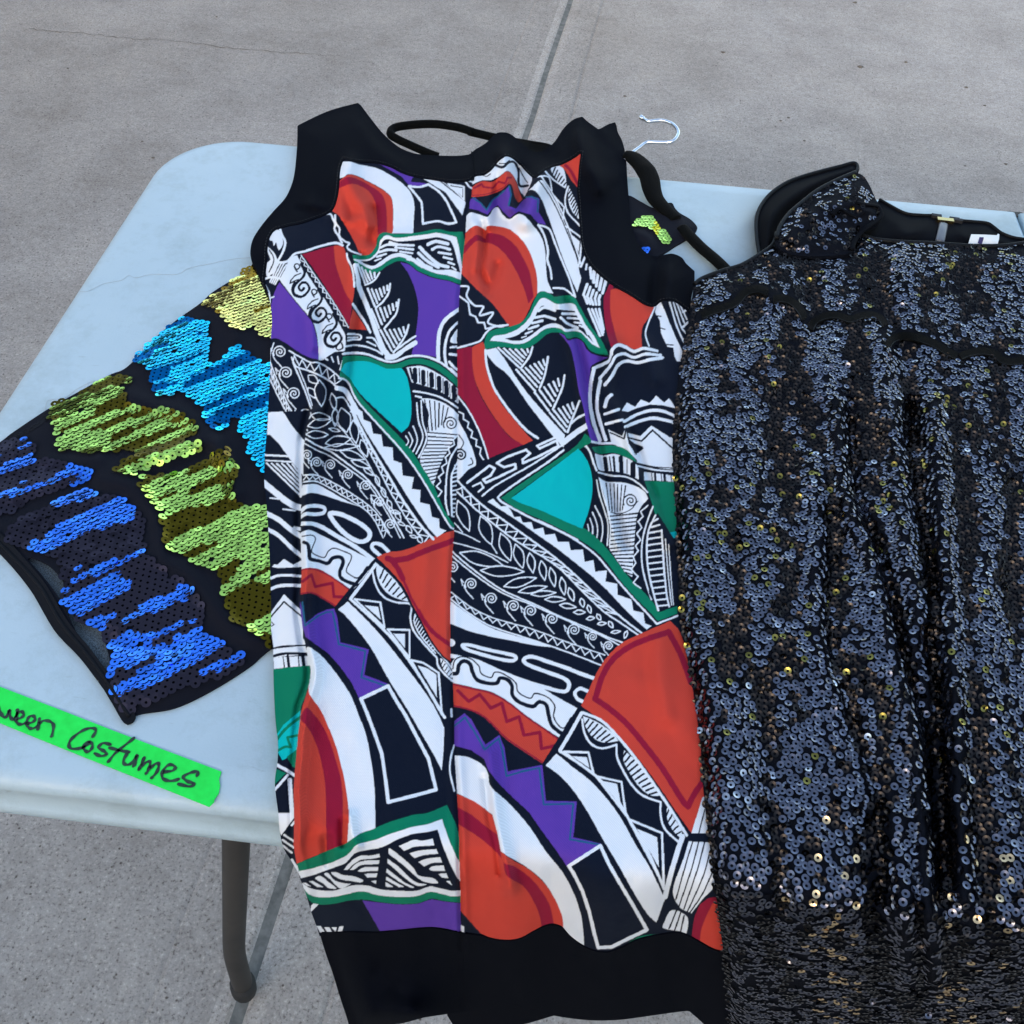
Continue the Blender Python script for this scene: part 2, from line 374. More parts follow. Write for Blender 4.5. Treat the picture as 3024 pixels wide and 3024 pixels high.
PRINT = '''
clip SL
C W 262,690 300,760 380,880 450,990 560,1120 560,1250 545,1400 440,1270 340,1130 270,1060 245,1060 255,850
C K 265,1070 415,1235 235,1215
C W14 230,1225 425,1235
C W12 235,1270 445,1280
fan C W14 7 ; 240,1290 330,1295 430,1290 490,1310 ; 505,1545 512,1500 510,1420 505,1340
C W24 500,1290 515,1400 520,1560
C W50 ~ 215,1450 300,1520 400,1600 470,1640 540,1660
C K 235,1560 350,1580 365,1650 240,1700
C W12 270,1575 350,1585
C W12 375,1665 475,1680
E W40 ~ 100,45 200,95 290,170 400,245
E W32 ~ 105,170 200,225 300,320 395,400
E W12 240,10 340,20
E W30 330,165 400,175
E W 145,480 165,460 190,465 245,415 320,465 380,430 400,440 400,480 300,485 200,490
E W22 ~ 140,572 200,552 300,550 400,560
E W26 ~ 140,660 200,637 300,630 400,637
E W 130,860 245,705 400,850 400,1060 430,1130 300,1120 160,1145 140,1000 130,880
E K14 135,890 245,765 395,890
E K8 140,930 165,950 140,965
E W 155,1150 440,1120 450,1190 155,1220
E K10 ~ 155,1145 250,1125 430,1120
E K22 ~ 155,1210 250,1188 445,1190
E W 158,1218 450,1205 465,1285 300,1297 160,1312
E K8 238,1212 248,1298
E K24 275,1208 286,1294
E K10 360,1205 368,1290
E K26 397,1205 408,1287
E G 155,1312 300,1298 480,1282 480,1330 470,1420 440,1530 400,1640 380,1960 180,1960 170,1780 155,1600
G T 100,195 160,110 290,0 320,-20 300,80 290,200 280,330 150,400 105,330
G G24 ~ 100,235 180,140 300,45
G G22 110,322 170,290 215,292 190,215 285,195
G G 185,372 290,295 280,480 230,450
G K26 ~ 108,392 190,440 265,500
G W26 ~ 105,440 180,480 265,535
G G 90,470 178,505 80,605
G W22 88,640 192,522
G K 95,665 190,540 205,822 105,826
G W34 208,560 218,700 228,830
G W 110,830 245,830 245,870 140,1020 115,950
G K 135,1020 250,860 260,1260 215,1215 150,1120
G W18 225,930 250,900
G W16 165,1010 240,1060
G W16 150,1050 240,1112
G W16 150,1095 225,1155
G W24 225,1215 275,1290
G W10 270,1300 295,1340
clip L
A W ~ 840,505 920,490 1000,515 1130,540 1250,600 1350,670 1420,750 1445,850 1440,950 !1435,1075 !1260,1075 1275,950 1270,830 1250,770 1180,710 1080,655 980,605 910,590 870,615 !825,630
A R ~ !825,655 910,595 980,610 1080,660 1180,715 1250,775 1270,840 1272,960 1262,1075 1150,1100 1130,1190 1080,1255 1010,1255 960,1150 900,1040 850,960 830,930 !760,880 800,800
A C ~ !822,668 870,628 920,615 1000,640 1090,690 1170,745 1205,810 1220,900 !1222,1075 !1148,1085 1140,940 1128,830 1090,750 1030,700 950,672 880,685 !822,712
A U ~ !1120,485 1250,520 1350,570 !1450,600 1420,650 1480,660 1550,665 1480,692 1410,688 1340,612 1250,560
A K 1445,600 1500,612 1590,675 1545,668 1430,652
A W18 ~o !1400,690 1490,695 !1560,675 1640,730 1700,800 1750,900 !1788,985 1720,995 1640,975 1570,985 !1515,995 1507,850 1490,800
A W 1500,615 1650,630 1850,790 1862,830 1838,928 1780,850 1700,740 1600,680
A K10 1640,635 1855,805
A W12 o 1720,672 1848,692 1850,800
A W 1745,690 1838,705 1838,775
A W14 ~ 1860,650 1890,690 1920,710
A W12 1880,640 1925,660
A G ~ !940,1250 1010,1252 1080,1245 1130,1180 1150,1100 1200,1065 1300,1080 1450,1070 1560,1050 1640,1040 1740,1060 !1840,1060 1855,1140 1850,1300 !1845,1500 1740,1462 1600,1430 1480,1380 1400,1320 1320,1300 1240,1330 1150,1390 1080,1400 1010,1360 960,1310
A W ~ 950,1285 1020,1290 1090,1275 1150,1210 1170,1130 1220,1090 1300,1110 1450,1095 1560,1080 1640,1070 !1790,1105 1820,1250 !1842,1400 !1835,1460 1740,1422 1620,1400 1500,1350 1420,1300 1330,1265 1250,1285 1160,1345 1090,1365 1020,1330
A K ~ 1010,1302 1080,1295 1150,1240 1180,1150 1230,1120 1310,1140 1450,1130 1560,1115 1640,1105 !1740,1135 1770,1200 1800,1310 !1820,1395 1740,1370 1620,1370 1520,1330 1430,1270 1340,1235 1250,1250 1160,1310 1100,1340
A W20 ~ 1170,1190 1230,1165 1300,1172
A W20 ~ 1160,1227 1230,1208 1300,1212
A W16 1140,1265 1215,1242
A W13 1125,1298 1170,1280
A W20 ~ 1245,1146 1310,1165 1438,1172
A W18 1290,1190 1435,1205
A W16 1330,1222 1428,1236
A W14 1360,1255 1418,1264
A W12 1385,1288 1408,1294
A W28 ~ 1490,1188 1560,1260 1640,1325 1720,1348
A W24 ~ 1480,1235 1550,1300 1640,1352
A W20 1470,1282 1530,1332 1585,1356
A W14 1456,1315 1508,1352
A W26 ~ 1555,1165 1620,1140 1718,1160
A W22 ~ 1592,1205 1645,1183 1735,1205
A W20 1645,1230 1742,1245
A W18 1685,1268 1752,1285
A W16 1722,1310 1770,1327
A W12 1752,1350 1785,1372
A U ~ !1330,1310 1400,1328 1480,1388 1600,1438 1740,1468 !1830,1505 !1830,1670 1740,1740 1690,1790 1650,1860 1635,1950 !1628,2082 1540,2068 !1425,2060 1455,1906 1475,1756 1475,1640 1440,1500 1390,1390
A W40 ~ 965,1335 985,1420 995,1510 1040,1620 1085,1730 1110,1800 1150,1916 1200,2026 1245,2082
A K10 ~ 985,1350 1020,1480 1075,1640 1130,1790 1180,1900 1262,2062
C W44 ~ 1225,428 1290,418 1360,362 1450,310
C W16 ~ 1300,365 1380,305 1455,255
C K10 ~ 1290,392 1370,335 1450,282
fan A W15 5 ; 985,1325 1035,1370 1120,1395 ; 1042,1480 1075,1465 1122,1432
A W14 ~ 1162,1395 1115,1460 1045,1495
fan A W16 6 ; 1065,1525 1140,1535 1225,1500 ; 1125,1672 1170,1605 1226,1535
A W16 ~ 1248,1485 1235,1560 1190,1630 1132,1680
fan A W16 7 ; 1095,1692 1200,1680 1300,1635 ; 1158,1845 1220,1765 1300,1670
A W16 ~ 1320,1615 1300,1720 1250,1790 1200,1850
fan A W16 6 ; 1168,1862 1270,1860 1355,1840 ; 1262,2032 1310,1965 1365,1882
A W16 ~ 1398,1822 1370,1910 1310,2000 1275,2045
A W18 ~ 350,1040 368,1090 393,1150 372,1230 335,1305 410,1302 470,1242 560,1218 680,1178 800,1152 860,1172
A W16 ~ 735,915 765,920 785,965 800,1000 797,1045 832,1105 855,1150
A W14 ~ 800,925 802,985 835,1035 835,1095 880,1140 915,1155 898,1185 925,1215 1010,1248
A C ~ !530,1245 600,1226 700,1196 !790,1175 800,1290 830,1400 870,1520 !940,1625 925,1760 !910,1825 860,1740 800,1640 700,1480 600,1330
A R ~ !788,1175 840,1175 875,1200 900,1290 930,1390 955,1490 955,1560 !940,1645 880,1550 840,1440 805,1330
A R 945,1690 1000,1770 1058,1862 912,1852 922,1780
A W16 ~ 895,1240 905,1290 935,1350 950,1420 956,1510
A W20 ~ 945,1650 1000,1735 1050,1810 1085,1880
A W ~ !490,1255 540,1350 620,1480 720,1620 800,1750 860,1860 890,1930 880,2010 870,2035 790,2045 700,2105 !665,2105 660,1980 640,1850 600,1770 500,1650 420,1550 !345,1450 390,1370 420,1300 460,1262
A K24 ~ 508,1268 600,1402 700,1545 800,1692 880,1832 900,1990
zig A W7 26 ; 500,1270 600,1412 700,1556 800,1700 880,1850 ; 520,1268 612,1396 712,1538 812,1684 890,1830
A W8 ~ 522,1252 640,1425 760,1595 860,1755 908,1840
vine A 0,0 140,208 262,408
A K12 ~ 850,1965 862,2005 830,2025 808,2010 815,1990
A U ~ !345,1470 420,1562 500,1662 600,1782 635,1862 658,1990 !662,2100 600,2090 500,2040 400,1970 320,1930 !265,1940 270,1750 290,1600
A W ~ 255,1100 330,1045 365,1100 375,1160 340,1210 320,1150 300,1175 290,1140 270,1130
A W ~ 240,1180 300,1230 330,1300 310,1380 245,1425 235,1330 272,1290 255,1240
A K10 ~ 265,1210 300,1290 262,1390
A W18 ~ 225,1445 280,1430 345,1440
A W14 ~ 230,1500 262,1560 270,1640
fan A W12 4 ; 340,1310 400,1330 ; 270,1470 310,1490
A W12 275,1600 300,1590
C W12 ~ 425,375 520,430 600,470 650,470 720,500 800,560 850,612
C W14 ~ 445,430 480,500 560,530 640,560 720,600 780,640 830,695
zig C W9 13 ; 435,395 520,445 600,480 650,480 720,512 800,575 840,620 ; 460,450 500,495 570,520 640,545 720,585 780,625 825,670
C W13 ~ 455,470 520,620 560,720 605,845
C W9 ~ 500,510 560,660 612,820
C W10 ~ 300,310 272,400 275,480 330,620 380,740 440,860 500,960 570,1065
C W11 ~ 265,600 330,735 400,870 470,990 560,1100
zig C W9 26 ; 270,500 330,640 380,755 440,872 500,972 560,1065 ; 268,570 320,690 370,790 430,900 490,990 550,1080
spir C W9 55 ; 350,385 400,555 465,725 560,900
leafs C W9 580,575,660,640,30 580,675,640,760,25 670,610,690,830,45 600,900,765,925,30 575,990,770,940,35 560,1055,745,1060,30 850,840,895,1040,55 945,940,970,1130,35 1010,1100,1060,1240,30 800,840,800,990,25 720,1130,930,1090,40 710,1165,1000,1150,25 840,1190,1040,1262,30 930,1270,1090,1330,22 1030,1330,1110,1390,15 770,720,800,860,25 750,1010,840,1030,12 
leafs C W9 1130,1390,1160,1480,16 1180,1490,1210,1570,16 1225,1590,1262,1660,17 1290,1690,1335,1760,18 1380,1800,1425,1862,18 1475,1890,1510,1945,16 1090,1550,1180,1630,22 1250,1680,1330,1700,14 1310,1770,1370,1800,12 1410,1880,1470,1900,10 1240,1650,1280,1700,10
C W8 ~ 790,960 860,1020 940,1120 1030,1230 1100,1350 1160,1470 1230,1580
C W13 ~ 550,1085 650,1145 760,1195 860,1265 960,1340 1050,1410 1130,1505 1200,1615 1290,1770 1360,1900
C W9 ~ 550,1130 650,1185 760,1235 860,1305 960,1375 1050,1445 1120,1530 1190,1640 1270,1780 1330,1900
spir C W8 46 ; 572,1225 650,1285 762,1305 905,1385 1050,1475 1162,1610 1250,1790
zig C W8 34 ; 540,1395 640,1395 740,1435 850,1495 960,1565 1060,1635 1150,1725 1230,1860 ; 540,1430 640,1425 740,1470 850,1535 960,1600 1060,1670 1135,1760 1200,1890
C W10 ~ 540,1390 640,1388 740,1428 850,1488 960,1556 1060,1626 1150,1716 1240,1860
C W10 ~ 540,1445 640,1438 740,1484 850,1548 960,1613 1060,1684 1130,1772 1190,1900
C W ~ !535,1470 640,1462 740,1510 880,1590 !1020,1652 900,1615 800,1585 700,1550 600,1535 !520,1562
C W28 ~ 510,1700 560,1650 640,1638 710,1655 705,1695 640,1708 560,1705 510,1740
E W36 ~o 622,45 700,50 800,92 890,145 945,205 925,258 860,275 775,235 700,170 640,95
E W30 ~ 1025,385 965,330 975,292 1035,300 1095,355
E W34 ~ 370,130 470,128 560,160 680,232 800,300 900,368 985,435
E W ~ !375,205 440,180 500,198 600,248 760,325 900,395 !985,438 880,590 !798,672 700,600 560,512 480,490 !380,502
E K30 ~ 408,280 440,300 450,360 460,415 530,432 600,452 640,410 700,400 728,440 700,520 710,570 770,605 840,625
E K10 ~ 395,232 470,222 502,255 470,340 485,372 570,405 605,355 650,328 720,350 795,392 755,500 770,535 840,572 885,530 920,480 940,485
E R ~ !370,505 460,487 560,516 680,590 !790,672 !668,808 560,742 470,697 !370,708
E C24 395,600 468,545 500,642 640,612 652,722 745,727
E C10 ~ 375,512 460,496 560,525 680,598 780,670
E C10 ~ 375,700 470,690 560,734 668,800
E K26 975,440 668,815
E U 370,735 400,850 420,940 520,860 590,830 655,820 680,900 705,1095 935,1152 900,1360 1090,1432 855,1550 800,1430 700,1290 600,1180 500,1110 420,1050 385,930 370,800
E D14 395,770 415,960 520,882 590,850 640,845 665,960 690,1110 908,1167 875,1382 1070,1447
E W ~ !685,828 740,872 850,1000 960,1150 1060,1330 1130,1450 1250,1640 1360,1830 1470,2020 !1530,2140 1545,1980 !1552,1790 1480,1640 1370,1455 1210,1245 1050,1045 900,880 !775,755
E W22 ~ 785,742 900,845 1050,985 1180,1130 1330,1340 1450,1530 1555,1710
E K14 ~ 772,762 900,885 1050,1048 1210,1248 1370,1458 1490,1640 1550,1775
E W26 1000,450 900,592 788,740
E W ~ !1000,450 1060,500 1160,600 1240,700 !1285,770 1200,748 1110,712 1040,640 1000,540
fan E K14 7 ; 1055,505 1120,575 1190,655 1245,722 ; 1028,572 1075,655 1140,708 1210,742
E W15 ~ 965,500 990,620 1050,718 1150,768 1278,788 1275,900 1302,1000 1370,1090 1460,1190 1490,1222 1502,1290 1560,1360 1620,1412
E W10 ~ 1318,850 1305,930 1345,1020 1405,1100 1480,1185
E W14 ~ 1285,780 1330,870 1395,1000 1465,1130 1540,1215 1610,1300
fan E W9 12 ; 1325,865 1395,1010 1475,1150 ; 1300,920 1362,1050 1455,1165
E W ~ 1520,1225 1570,1270 1615,1340 1612,1385 1560,1340 1530,1280
fan E K9 5 ; 1540,1245 1610,1350 ; 1525,1275 1590,1375
E K22 ~ 985,425 1110,530 1210,650 1290,800 1370,940 1440,1075 1540,1205 1625,1270
E W15 o 820,742 1030,770 1065,975
E W 900,792 1012,806 1035,910
E W15 o 1090,990 1268,995 1268,1222
E W 1135,1025 1232,1028 1232,1145
E W16 o 1280,1240 1380,1262 1505,1345 1532,1685
E W 1335,1285 1415,1308 1488,1360 1492,1545
E R ~ !1000,402 1090,362 1200,350 1330,305 1480,230 !1645,180 1640,400 1625,700 1620,1000 !1620,1262 1540,1200 1450,1080 1370,930 1300,800 1220,640 1120,520
E C48 1090,412 1140,430 1250,412 1400,348 1640,262
E C44 ~ 1120,425 1170,490 1215,580
E C20 ~ 1200,550 1250,660 1290,750 1360,870
E C34 ~ 1340,840 1400,940 1480,1030 1620,1130
E W16 ~ 1608,1640 1612,1700
G W ~ 347,-516 437,-476 517,-396 617,-266 707,-126 767,24 830,190 862,350 890,520 902,700 !905,962 800,1000 !678,1080 690,830 665,620 625,450 560,260 490,60 400,-80 360,-150 370,-330
G R ~ !372,-220 370,-140 460,-10 520,120 580,270 630,450 665,620 690,830 !678,1085 500,1145 !260,1245 225,1100 230,900 225,650 240,500 250,350 260,200 280,100 320,-60
G C ~ !295,45 345,-30 400,20 470,110 530,230 590,420 630,580 640,800 !635,1095 !512,1140 505,900 500,640 470,430 420,260 360,140 !290,62
G W28 o 790,-100 1010,-205 1080,-80 1150,30 1250,220 1340,390 1402,640 1250,682 1012,742 990,560 960,350 900,180 840,20
G W14 ~ 1548,280 1522,380 1516,500 1550,650
G G ~ !255,1248 400,1190 530,1132 660,1080 780,1000 900,957 1000,912 1200,850 1330,830 !1490,765 1530,850 1580,980 !1610,1260 !1615,1562 1540,1555 1460,1545 1360,1530 1250,1565 1100,1572 950,1557 830,1537 700,1542 560,1572 430,1577 360,1530 310,1420
G W ~ !265,1308 400,1280 560,1230 680,1170 760,1088 900,1052 1000,1012 1200,947 1330,922 !1450,880 1500,1030 1560,1170 !1615,1275 !1615,1505 1530,1510 1450,1490 1350,1475 1230,1510 1080,1515 930,1500 800,1470 680,1490 560,1515 430,1515 350,1480 300,1400
G K ~ !280,1368 420,1330 540,1285 660,1240 740,1160 850,1130 960,1110 1080,1050 1200,1005 1330,985 !1415,965 1450,1080 1510,1230 1570,1350 !1615,1405 !1615,1460 1530,1465 1460,1450 1350,1430 1240,1465 1100,1465 960,1455 850,1425 740,1420 650,1440 560,1465 450,1460 370,1440 310,1400
I W 45,590 75,590 125,625 85,618
I W 105,575 140,570 240,630 180,628
I W ~ 165,550 215,525 300,590 365,642 290,637 235,592
I W ~ 250,507 290,500 340,560 420,590 !502,600 450,630 390,637 310,560
I W ~ 315,497 360,490 430,515 520,525 590,550 620,570 590,585 500,570 400,555
I W ~ !435,466 510,380 600,330 680,330 !775,315 !780,346 700,362 600,372 530,412 !470,468
I W ~ !490,468 560,402 640,380 !775,376 !770,410 680,416 600,422 !530,466
I W ~ !568,477 620,445 700,440 !765,440 !760,475 680,478 600,486
I W 630,505 755,500 745,536 660,540
I W 695,572 745,565 740,602
I W ~ !860,270 880,265 990,350 1090,440 1150,520 1280,545 1335,590 1280,595 1180,570 1100,510 1000,420 !860,312
I W ~ !850,360 960,440 1060,540 1140,590 1222,605 1150,622 1080,590 1000,530 900,440 !850,402
I W ~ !845,455 930,520 1020,590 1102,630 1060,630 950,570 !840,492
I W 840,530 940,590 1007,627 960,630 838,562
I W 835,582 907,628 835,626
I W ~ !960,240 1100,182 1180,190 !1280,170 !1296,235 1200,240 1100,250 !1010,286
I W ~ !1060,310 1160,282 !1316,268 !1336,316 1200,325 !1110,356
I W ~ !1145,390 1230,360 !1350,345 !1372,396 1280,400 !1200,436
I W ~ !1245,455 1290,432 !1386,425 !1400,476 1280,475
I W 1335,505 1410,500 1430,546 1370,540
I W 1405,572 1445,570 1466,616
G U ~ !800,1542 950,1562 1100,1577 1250,1570 1360,1536 1460,1550 1540,1560 !1620,1566 !1620,1840 1400,1800 1200,1810 !965,1830
G W 425,1750 462,1750 495,1805 455,1802
G W 490,1762 530,1760 555,1808 515,1803
G W 548,1762 592,1760 582,1800
G W 612,1755 647,1752 632,1805 596,1807
G W 378,1640 445,1575 400,1568 380,1590
C W14 ~ 905,240 960,240 1005,248 1005,280 950,282 905,292
C W14 ~ 1060,268 1112,275 1150,330 1185,395
C W12 1060,300 1130,335
C W13 ~ 885,340 960,330 1050,342 1130,372 1185,405
C W11 ~ 905,268 985,265
C W18 ~ 865,400 960,393 1060,403 1150,438 1230,463 1300,458 1400,422 1500,417 1600,442 1700,498 1815,600
fan C W12 4 ; 720,440 790,420 870,430 ; 740,450 830,480 840,530
C G ~ !860,440 870,422 960,415 1060,425 1150,457 1230,485 1310,478 1400,445 1500,440 1600,465 1700,525 !1820,625 !1820,690 1700,582 1600,515 1500,485 1400,490 1310,525 1230,522 1150,492 1060,462 960,460 900,475 !845,545 870,560 920,600 950,660 1010,750 1100,850 1200,950 1300,1050 1400,1160 1450,1230 1520,1340 1600,1450 1680,1590 1750,1720 !1800,1790 !1790,1830 1720,1780 1640,1650 1560,1510 1480,1380 1400,1270 1320,1180 1220,1070 1100,930 1000,810 950,720 900,630 !835,590
C T ~ !848,540 880,480 960,460 1060,462 1150,492 1230,522 !1335,515 1372,560 1400,650 1420,780 1420,900 1395,990 !1340,1042 1240,950 1100,820 1010,730 950,650 920,600
C W14 ~ 830,598 880,610 915,650 945,720 985,790 1080,900 1200,1030 1310,1150 1400,1262 1480,1377 1560,1507 1640,1647 1735,1805 1790,1830
C W 960,800 990,850 1020,870 1030,935 1090,960 1110,1050 1175,1060 1190,1155 1270,1165 1275,1270 1340,1290 1350,1390 1440,1405 1425,1500 1495,1510 1490,1610 1570,1630 1590,1730 1645,1745 1650,1820 1705,1842 1630,1895 1560,1820 1480,1700 1400,1580 1320,1450 1240,1330 1150,1190 1080,1080 1020,980 970,880
C W40 ~ 815,680 880,700 935,790 985,880
C W20 ~ 930,830 1000,985 1080,1135 1170,1290 1250,1420 1330,1560 1410,1680 1490,1790 1600,1910
C W11 ~ 815,760 870,760 925,850 1000,1030 1080,1200 1160,1350 1230,1490 1300,1610 1400,1770 1510,1910
zig C W10 30 ; 930,845 1000,1000 1080,1150 1170,1305 1250,1435 1330,1575 1410,1695 1490,1805 1590,1920 ; 925,870 1000,1040 1080,1210 1160,1355 1230,1492 1300,1615 1390,1765 1480,1880 1530,1930
C W ~ !1380,510 1500,498 1600,540 1700,600 !1815,700 !1815,815 1700,732 1600,682 1500,652 !1425,632
C K20 1412,520 1430,600
fan C K38 6 ; 1450,530 1600,570 1765,670 ; 1452,622 1600,662 1770,765
fan C K7 6 ; 1484,520 1640,570 1790,690 ; 1490,640 1640,690 1795,790
C W14 ~ 1440,705 1550,722 1680,765 1815,850
C W14 1455,745 1500,755
C W ~ !1500,760 1600,770 1720,820 !1820,910 1815,1020 1720,1180 1650,1320 !1602,1475 1560,1400 1490,1265 1550,1130 1550,1000 1562,880
fan C K11 6 ; 1530,775 1620,790 1720,840 ; 1562,1030 1620,1015 1690,960
spirk C K11 62 ; 1742,970
fan C K11 15 ; 1550,1040 1550,1150 1490,1265 1560,1400 1605,1460 ; 1790,1060 1735,1165 1690,1240 1640,1350 1612,1450
C W12 ~ 1465,800 1480,950 1515,1080 1460,1215
C W12 ~ 1500,780 1512,950 1545,1090 1480,1245
C W11 ~ 1435,990 1470,1100 1435,1195
C W10 ~ 1400,1040 1430,1105 1408,1165
C W9 ~ 1375,1070 1397,1112 1380,1145
C K ~ !1805,1040 1745,1150 1690,1260 1640,1390 !1605,1480 1640,1560 1700,1690 !1810,1850 1810,1500
C W11 1805,1060 1762,1100 1772,1140 1722,1172 1735,1212 1698,1242 1710,1290 1668,1322 1685,1370 1642,1402 1660,1442 1625,1482 1670,1522 1640,1562
C W14 ~ 1810,1140 1745,1240 1712,1360 1702,1500 1702,1620 1725,1710
C W13 ~ 1800,1280 1752,1380 1746,1500 1752,1720
fan C W12 13 ; 1775,1310 1750,1400 1748,1560 1755,1725 ; 1830,1290 1800,1400 1800,1560 1800,1730
C W30 ~ 1820,30 1705,115 1655,205 1640,320 1640,450
C W20 ~ 1810,135 1735,210 1702,300 1692,400 1708,495
C W ~ 1742,305 1760,245 1815,190 1815,305
C W16 1740,347 1815,340
C W22 1735,402 1815,412
C W20 ~ 1730,465 1770,510 1820,545
C W16 1740,520 1815,590
clip R
B K 0,400 300,300 300,1500 0,1500
B W ~ !120,610 230,592 290,545 330,490 390,448 440,455 500,500 560,565 610,622 590,690 !550,775 510,720 480,640 440,582 400,567 340,612 270,640 200,642 !115,680
B K20 ~ 318,520 370,535 430,492 472,500 500,570 500,655 520,690 575,685
B K9 ~ 345,505 390,505 425,480
B K9 ~ 505,540 545,620 575,660
B K8 ~ 210,600 240,610 270,590
B R ~ !115,700 200,650 280,655 340,620 400,572 450,592 480,655 510,742 !532,795 500,822 470,772 450,692 420,672 360,722 270,757 200,772 !110,780
B C16 140,705 200,672 215,695 290,705 340,652 390,668 410,622 440,620
B C8 ~ 125,765 200,760 270,745 360,710 420,660
B U 105,790 150,785 200,830 240,888 290,800 330,770 390,720 420,690 445,760 420,850 480,872 540,800 600,770 672,792 665,900 725,1005 660,992 600,922 500,892 430,948 380,902 330,842 280,882 250,922 170,887 100,872
B D12 130,785 195,830 240,885 290,800 335,770 385,725
B D14 425,690 440,760 420,845
B D12 560,780 605,775 660,800 655,900
B W ~ !55,960 105,905 180,920 250,940 290,882 330,862 380,932 430,957 500,917 560,942 620,1012 680,1092 715,1202 725,1350 740,1470 !785,1565 700,1557 !655,1572 640,1420 610,1280 560,1170 480,1080 400,1032 250,1015 235,1050 150,1010 !60,1075
B R ~ !60,1080 150,1010 !235,1052 250,1014 330,1016 420,1040 500,1100 570,1190 620,1300 650,1430 !655,1560 610,1640 570,1730 520,1800 !430,1838 380,1770 290,1650 150,1520 !20,1385 30,1270
B C ~ !40,1195 150,1090 !230,1120 250,1072 330,1080 400,1110 480,1180 540,1280 590,1390 !625,1592 !582,1645 550,1540 500,1420 440,1310 370,1220 290,1162 220,1150 150,1142 !35,1265
B W17 ~ 660,1005 690,1050 720,1120 740,1220 735,1290 760,1370 770,1445
B W16 ~ 660,1005 750,1040 800,1160 860,1310 910,1430 962,1592
B W14 ~ 785,1520 870,1525 920,1560 955,1590
B W ~ !550,755 620,690 690,640 760,740 830,870 880,1000 930,1130 970,1260 1000,1400 1008,1450 !980,1555 920,1420 860,1270 800,1100 740,930 690,800 640,732 590,722
B K10 ~ 660,632 760,775 850,955 960,1225 1005,1370
B W11 ~ 690,615 790,770 880,960 965,1190 1010,1330
B W12 ~ 655,612 745,615 772,725
B W12 790,770 872,860 862,960
B W13 885,1015 1017,1112 1002,1265 990,1345
B W 920,1075 1000,1140 990,1232
B W ~ 765,545 830,522 872,560 892,682 860,692 800,622
fan B K12 6 ; 800,535 890,660 ; 775,600 862,690
B W12 ~ 715,565 790,640 880,700
B W13 ~ 905,690 880,800 900,900 960,970 1000,1012
B W ~ 915,710 960,800 992,900 992,955 930,880 905,790
fan B K11 8 ; 930,720 992,890 ; 900,760 970,940
B R ~ !825,515 960,460 !1025,400 1015,520 !995,715 930,640 880,560
B C24 ~ 885,520 930,570 980,670
B W8 985,430 1010,408
B W18 1042,1268 1008,1345
B W14 1056,1325 1050,1368
fan B W24 5 ; 1085,1355 1120,1385 1212,1460 ; 1095,1440 1130,1500 1185,1562
fan B W21 5 ; 1060,1488 1110,1535 1165,1580 ; 1030,1575 1090,1600 1155,1610
fan B W20 5 ; 1030,1570 1090,1600 1155,1605 ; 1062,1645 1110,1655 1158,1655
fan B W19 4 ; 1070,1690 1110,1692 1158,1690 ; 1165,1910 1190,1900 1195,1860
D C ~ !1222,-60 !1270,-170 1300,-140 1280,-20 1290,130 1320,250 !1345,310 1290,345 1270,300 1240,190 1225,50
D R ~ !1278,-120 1330,-130 1450,-70 1560,-5 !1640,15 1600,90 1545,170 1530,240 !1535,345 1470,362 1400,327 !1340,308 1320,250 1290,130 1275,20
D W13 ~ 1642,15 1585,150 1562,240 1592,335
D W 1660,-20 1640,60 1680,130 1690,230 1720,300 1740,340 1790,350 1800,420 1820,460 1880,460 1865,380 1820,290 1760,150 1720,50 1690,-20
D K10 1655,90 1690,95
D K10 1690,190 1720,200
D K10 1735,325 1790,330
D W14 ~ 1760,-20 1820,180 1880,310
D W12 ~ 1790,-20 1850,170 1890,230
D W12 ~ 1815,-20 1880,150
D W12 ~ 1840,-10 1900,120
D W18 1870,60 1910,30
D W18 1870,180 1910,140
D G ~ !278,224 358,194 !458,179 548,144 608,74 648,-16 688,-96 738,-110 798,-81 828,-66 908,-76 978,-66 1028,14 1088,124 1150,220 1210,300 !1262,410 1180,400 1110,370 1060,300 1000,265 930,275 900,240 830,225 760,240 700,290 620,345 530,365 420,345 330,350 !250,367 245,330 260,270
D W ~ !295,292 330,255 420,240 500,210 570,160 620,100 660,20 700,-40 740,-55 800,-25 850,-5 970,-10 1020,60 1080,170 1140,250 !1190,350 1130,322 1080,270 1040,230 980,215 910,220 870,195 810,185 740,200 660,260 580,310 500,320 400,302
D K ~ !415,277 500,255 580,205 640,140 680,60 720,10 760,20 850,40 960,30 1010,100 1060,190 1110,260 !1138,305 1060,232 1000,192 920,197 860,162 800,152 720,182 640,242 560,287 480,292
D W20 ~ 692,52 740,22 825,48
D W22 660,105 740,90 825,118
D W20 640,150 722,130
D W18 610,197 690,170
D W14 585,237 640,215
D W10 555,268 592,255
D W20 880,32 990,40
D W20 885,72 1010,75
D W18 930,108 1030,115
D W20 ~ 872,105 930,155 1010,188
D W16 985,143 1052,152
D W14 1025,170 1085,192
D W12 1080,212 1092,242
B W16 ~ 10,1505 92,1512 78,1585 142,1662 212,1672 186,1742 292,1720 252,1800 340,1832 412,1820
B W14 10,1580 92,1640 106,1735 150,1752 172,1802 220,1802 232,1852 295,1838
D W15 ~ 15,355 140,322 220,290 262,230 330,180 442,165
D C ~ !10,370 150,345 150,450 160,560 200,700 280,850 380,990 460,1080 !565,1142 420,1197 !285,1252 230,1090 150,920 90,790 !10,715
D R ~ !150,345 !240,300 255,370 255,460 280,580 330,700 400,820 490,930 590,1050 !645,1107 !565,1142 480,1090 400,1010 300,870 220,730 170,600 150,470
D W20 ~ 258,370 265,470 290,570 330,680 400,790 490,910 590,1020 685,1087
D W ~ !250,372 !345,350 420,450 500,580 600,720 720,860 !905,1062 !895,1165 800,1060 700,930 600,800 500,650 430,560 340,490 !285,425
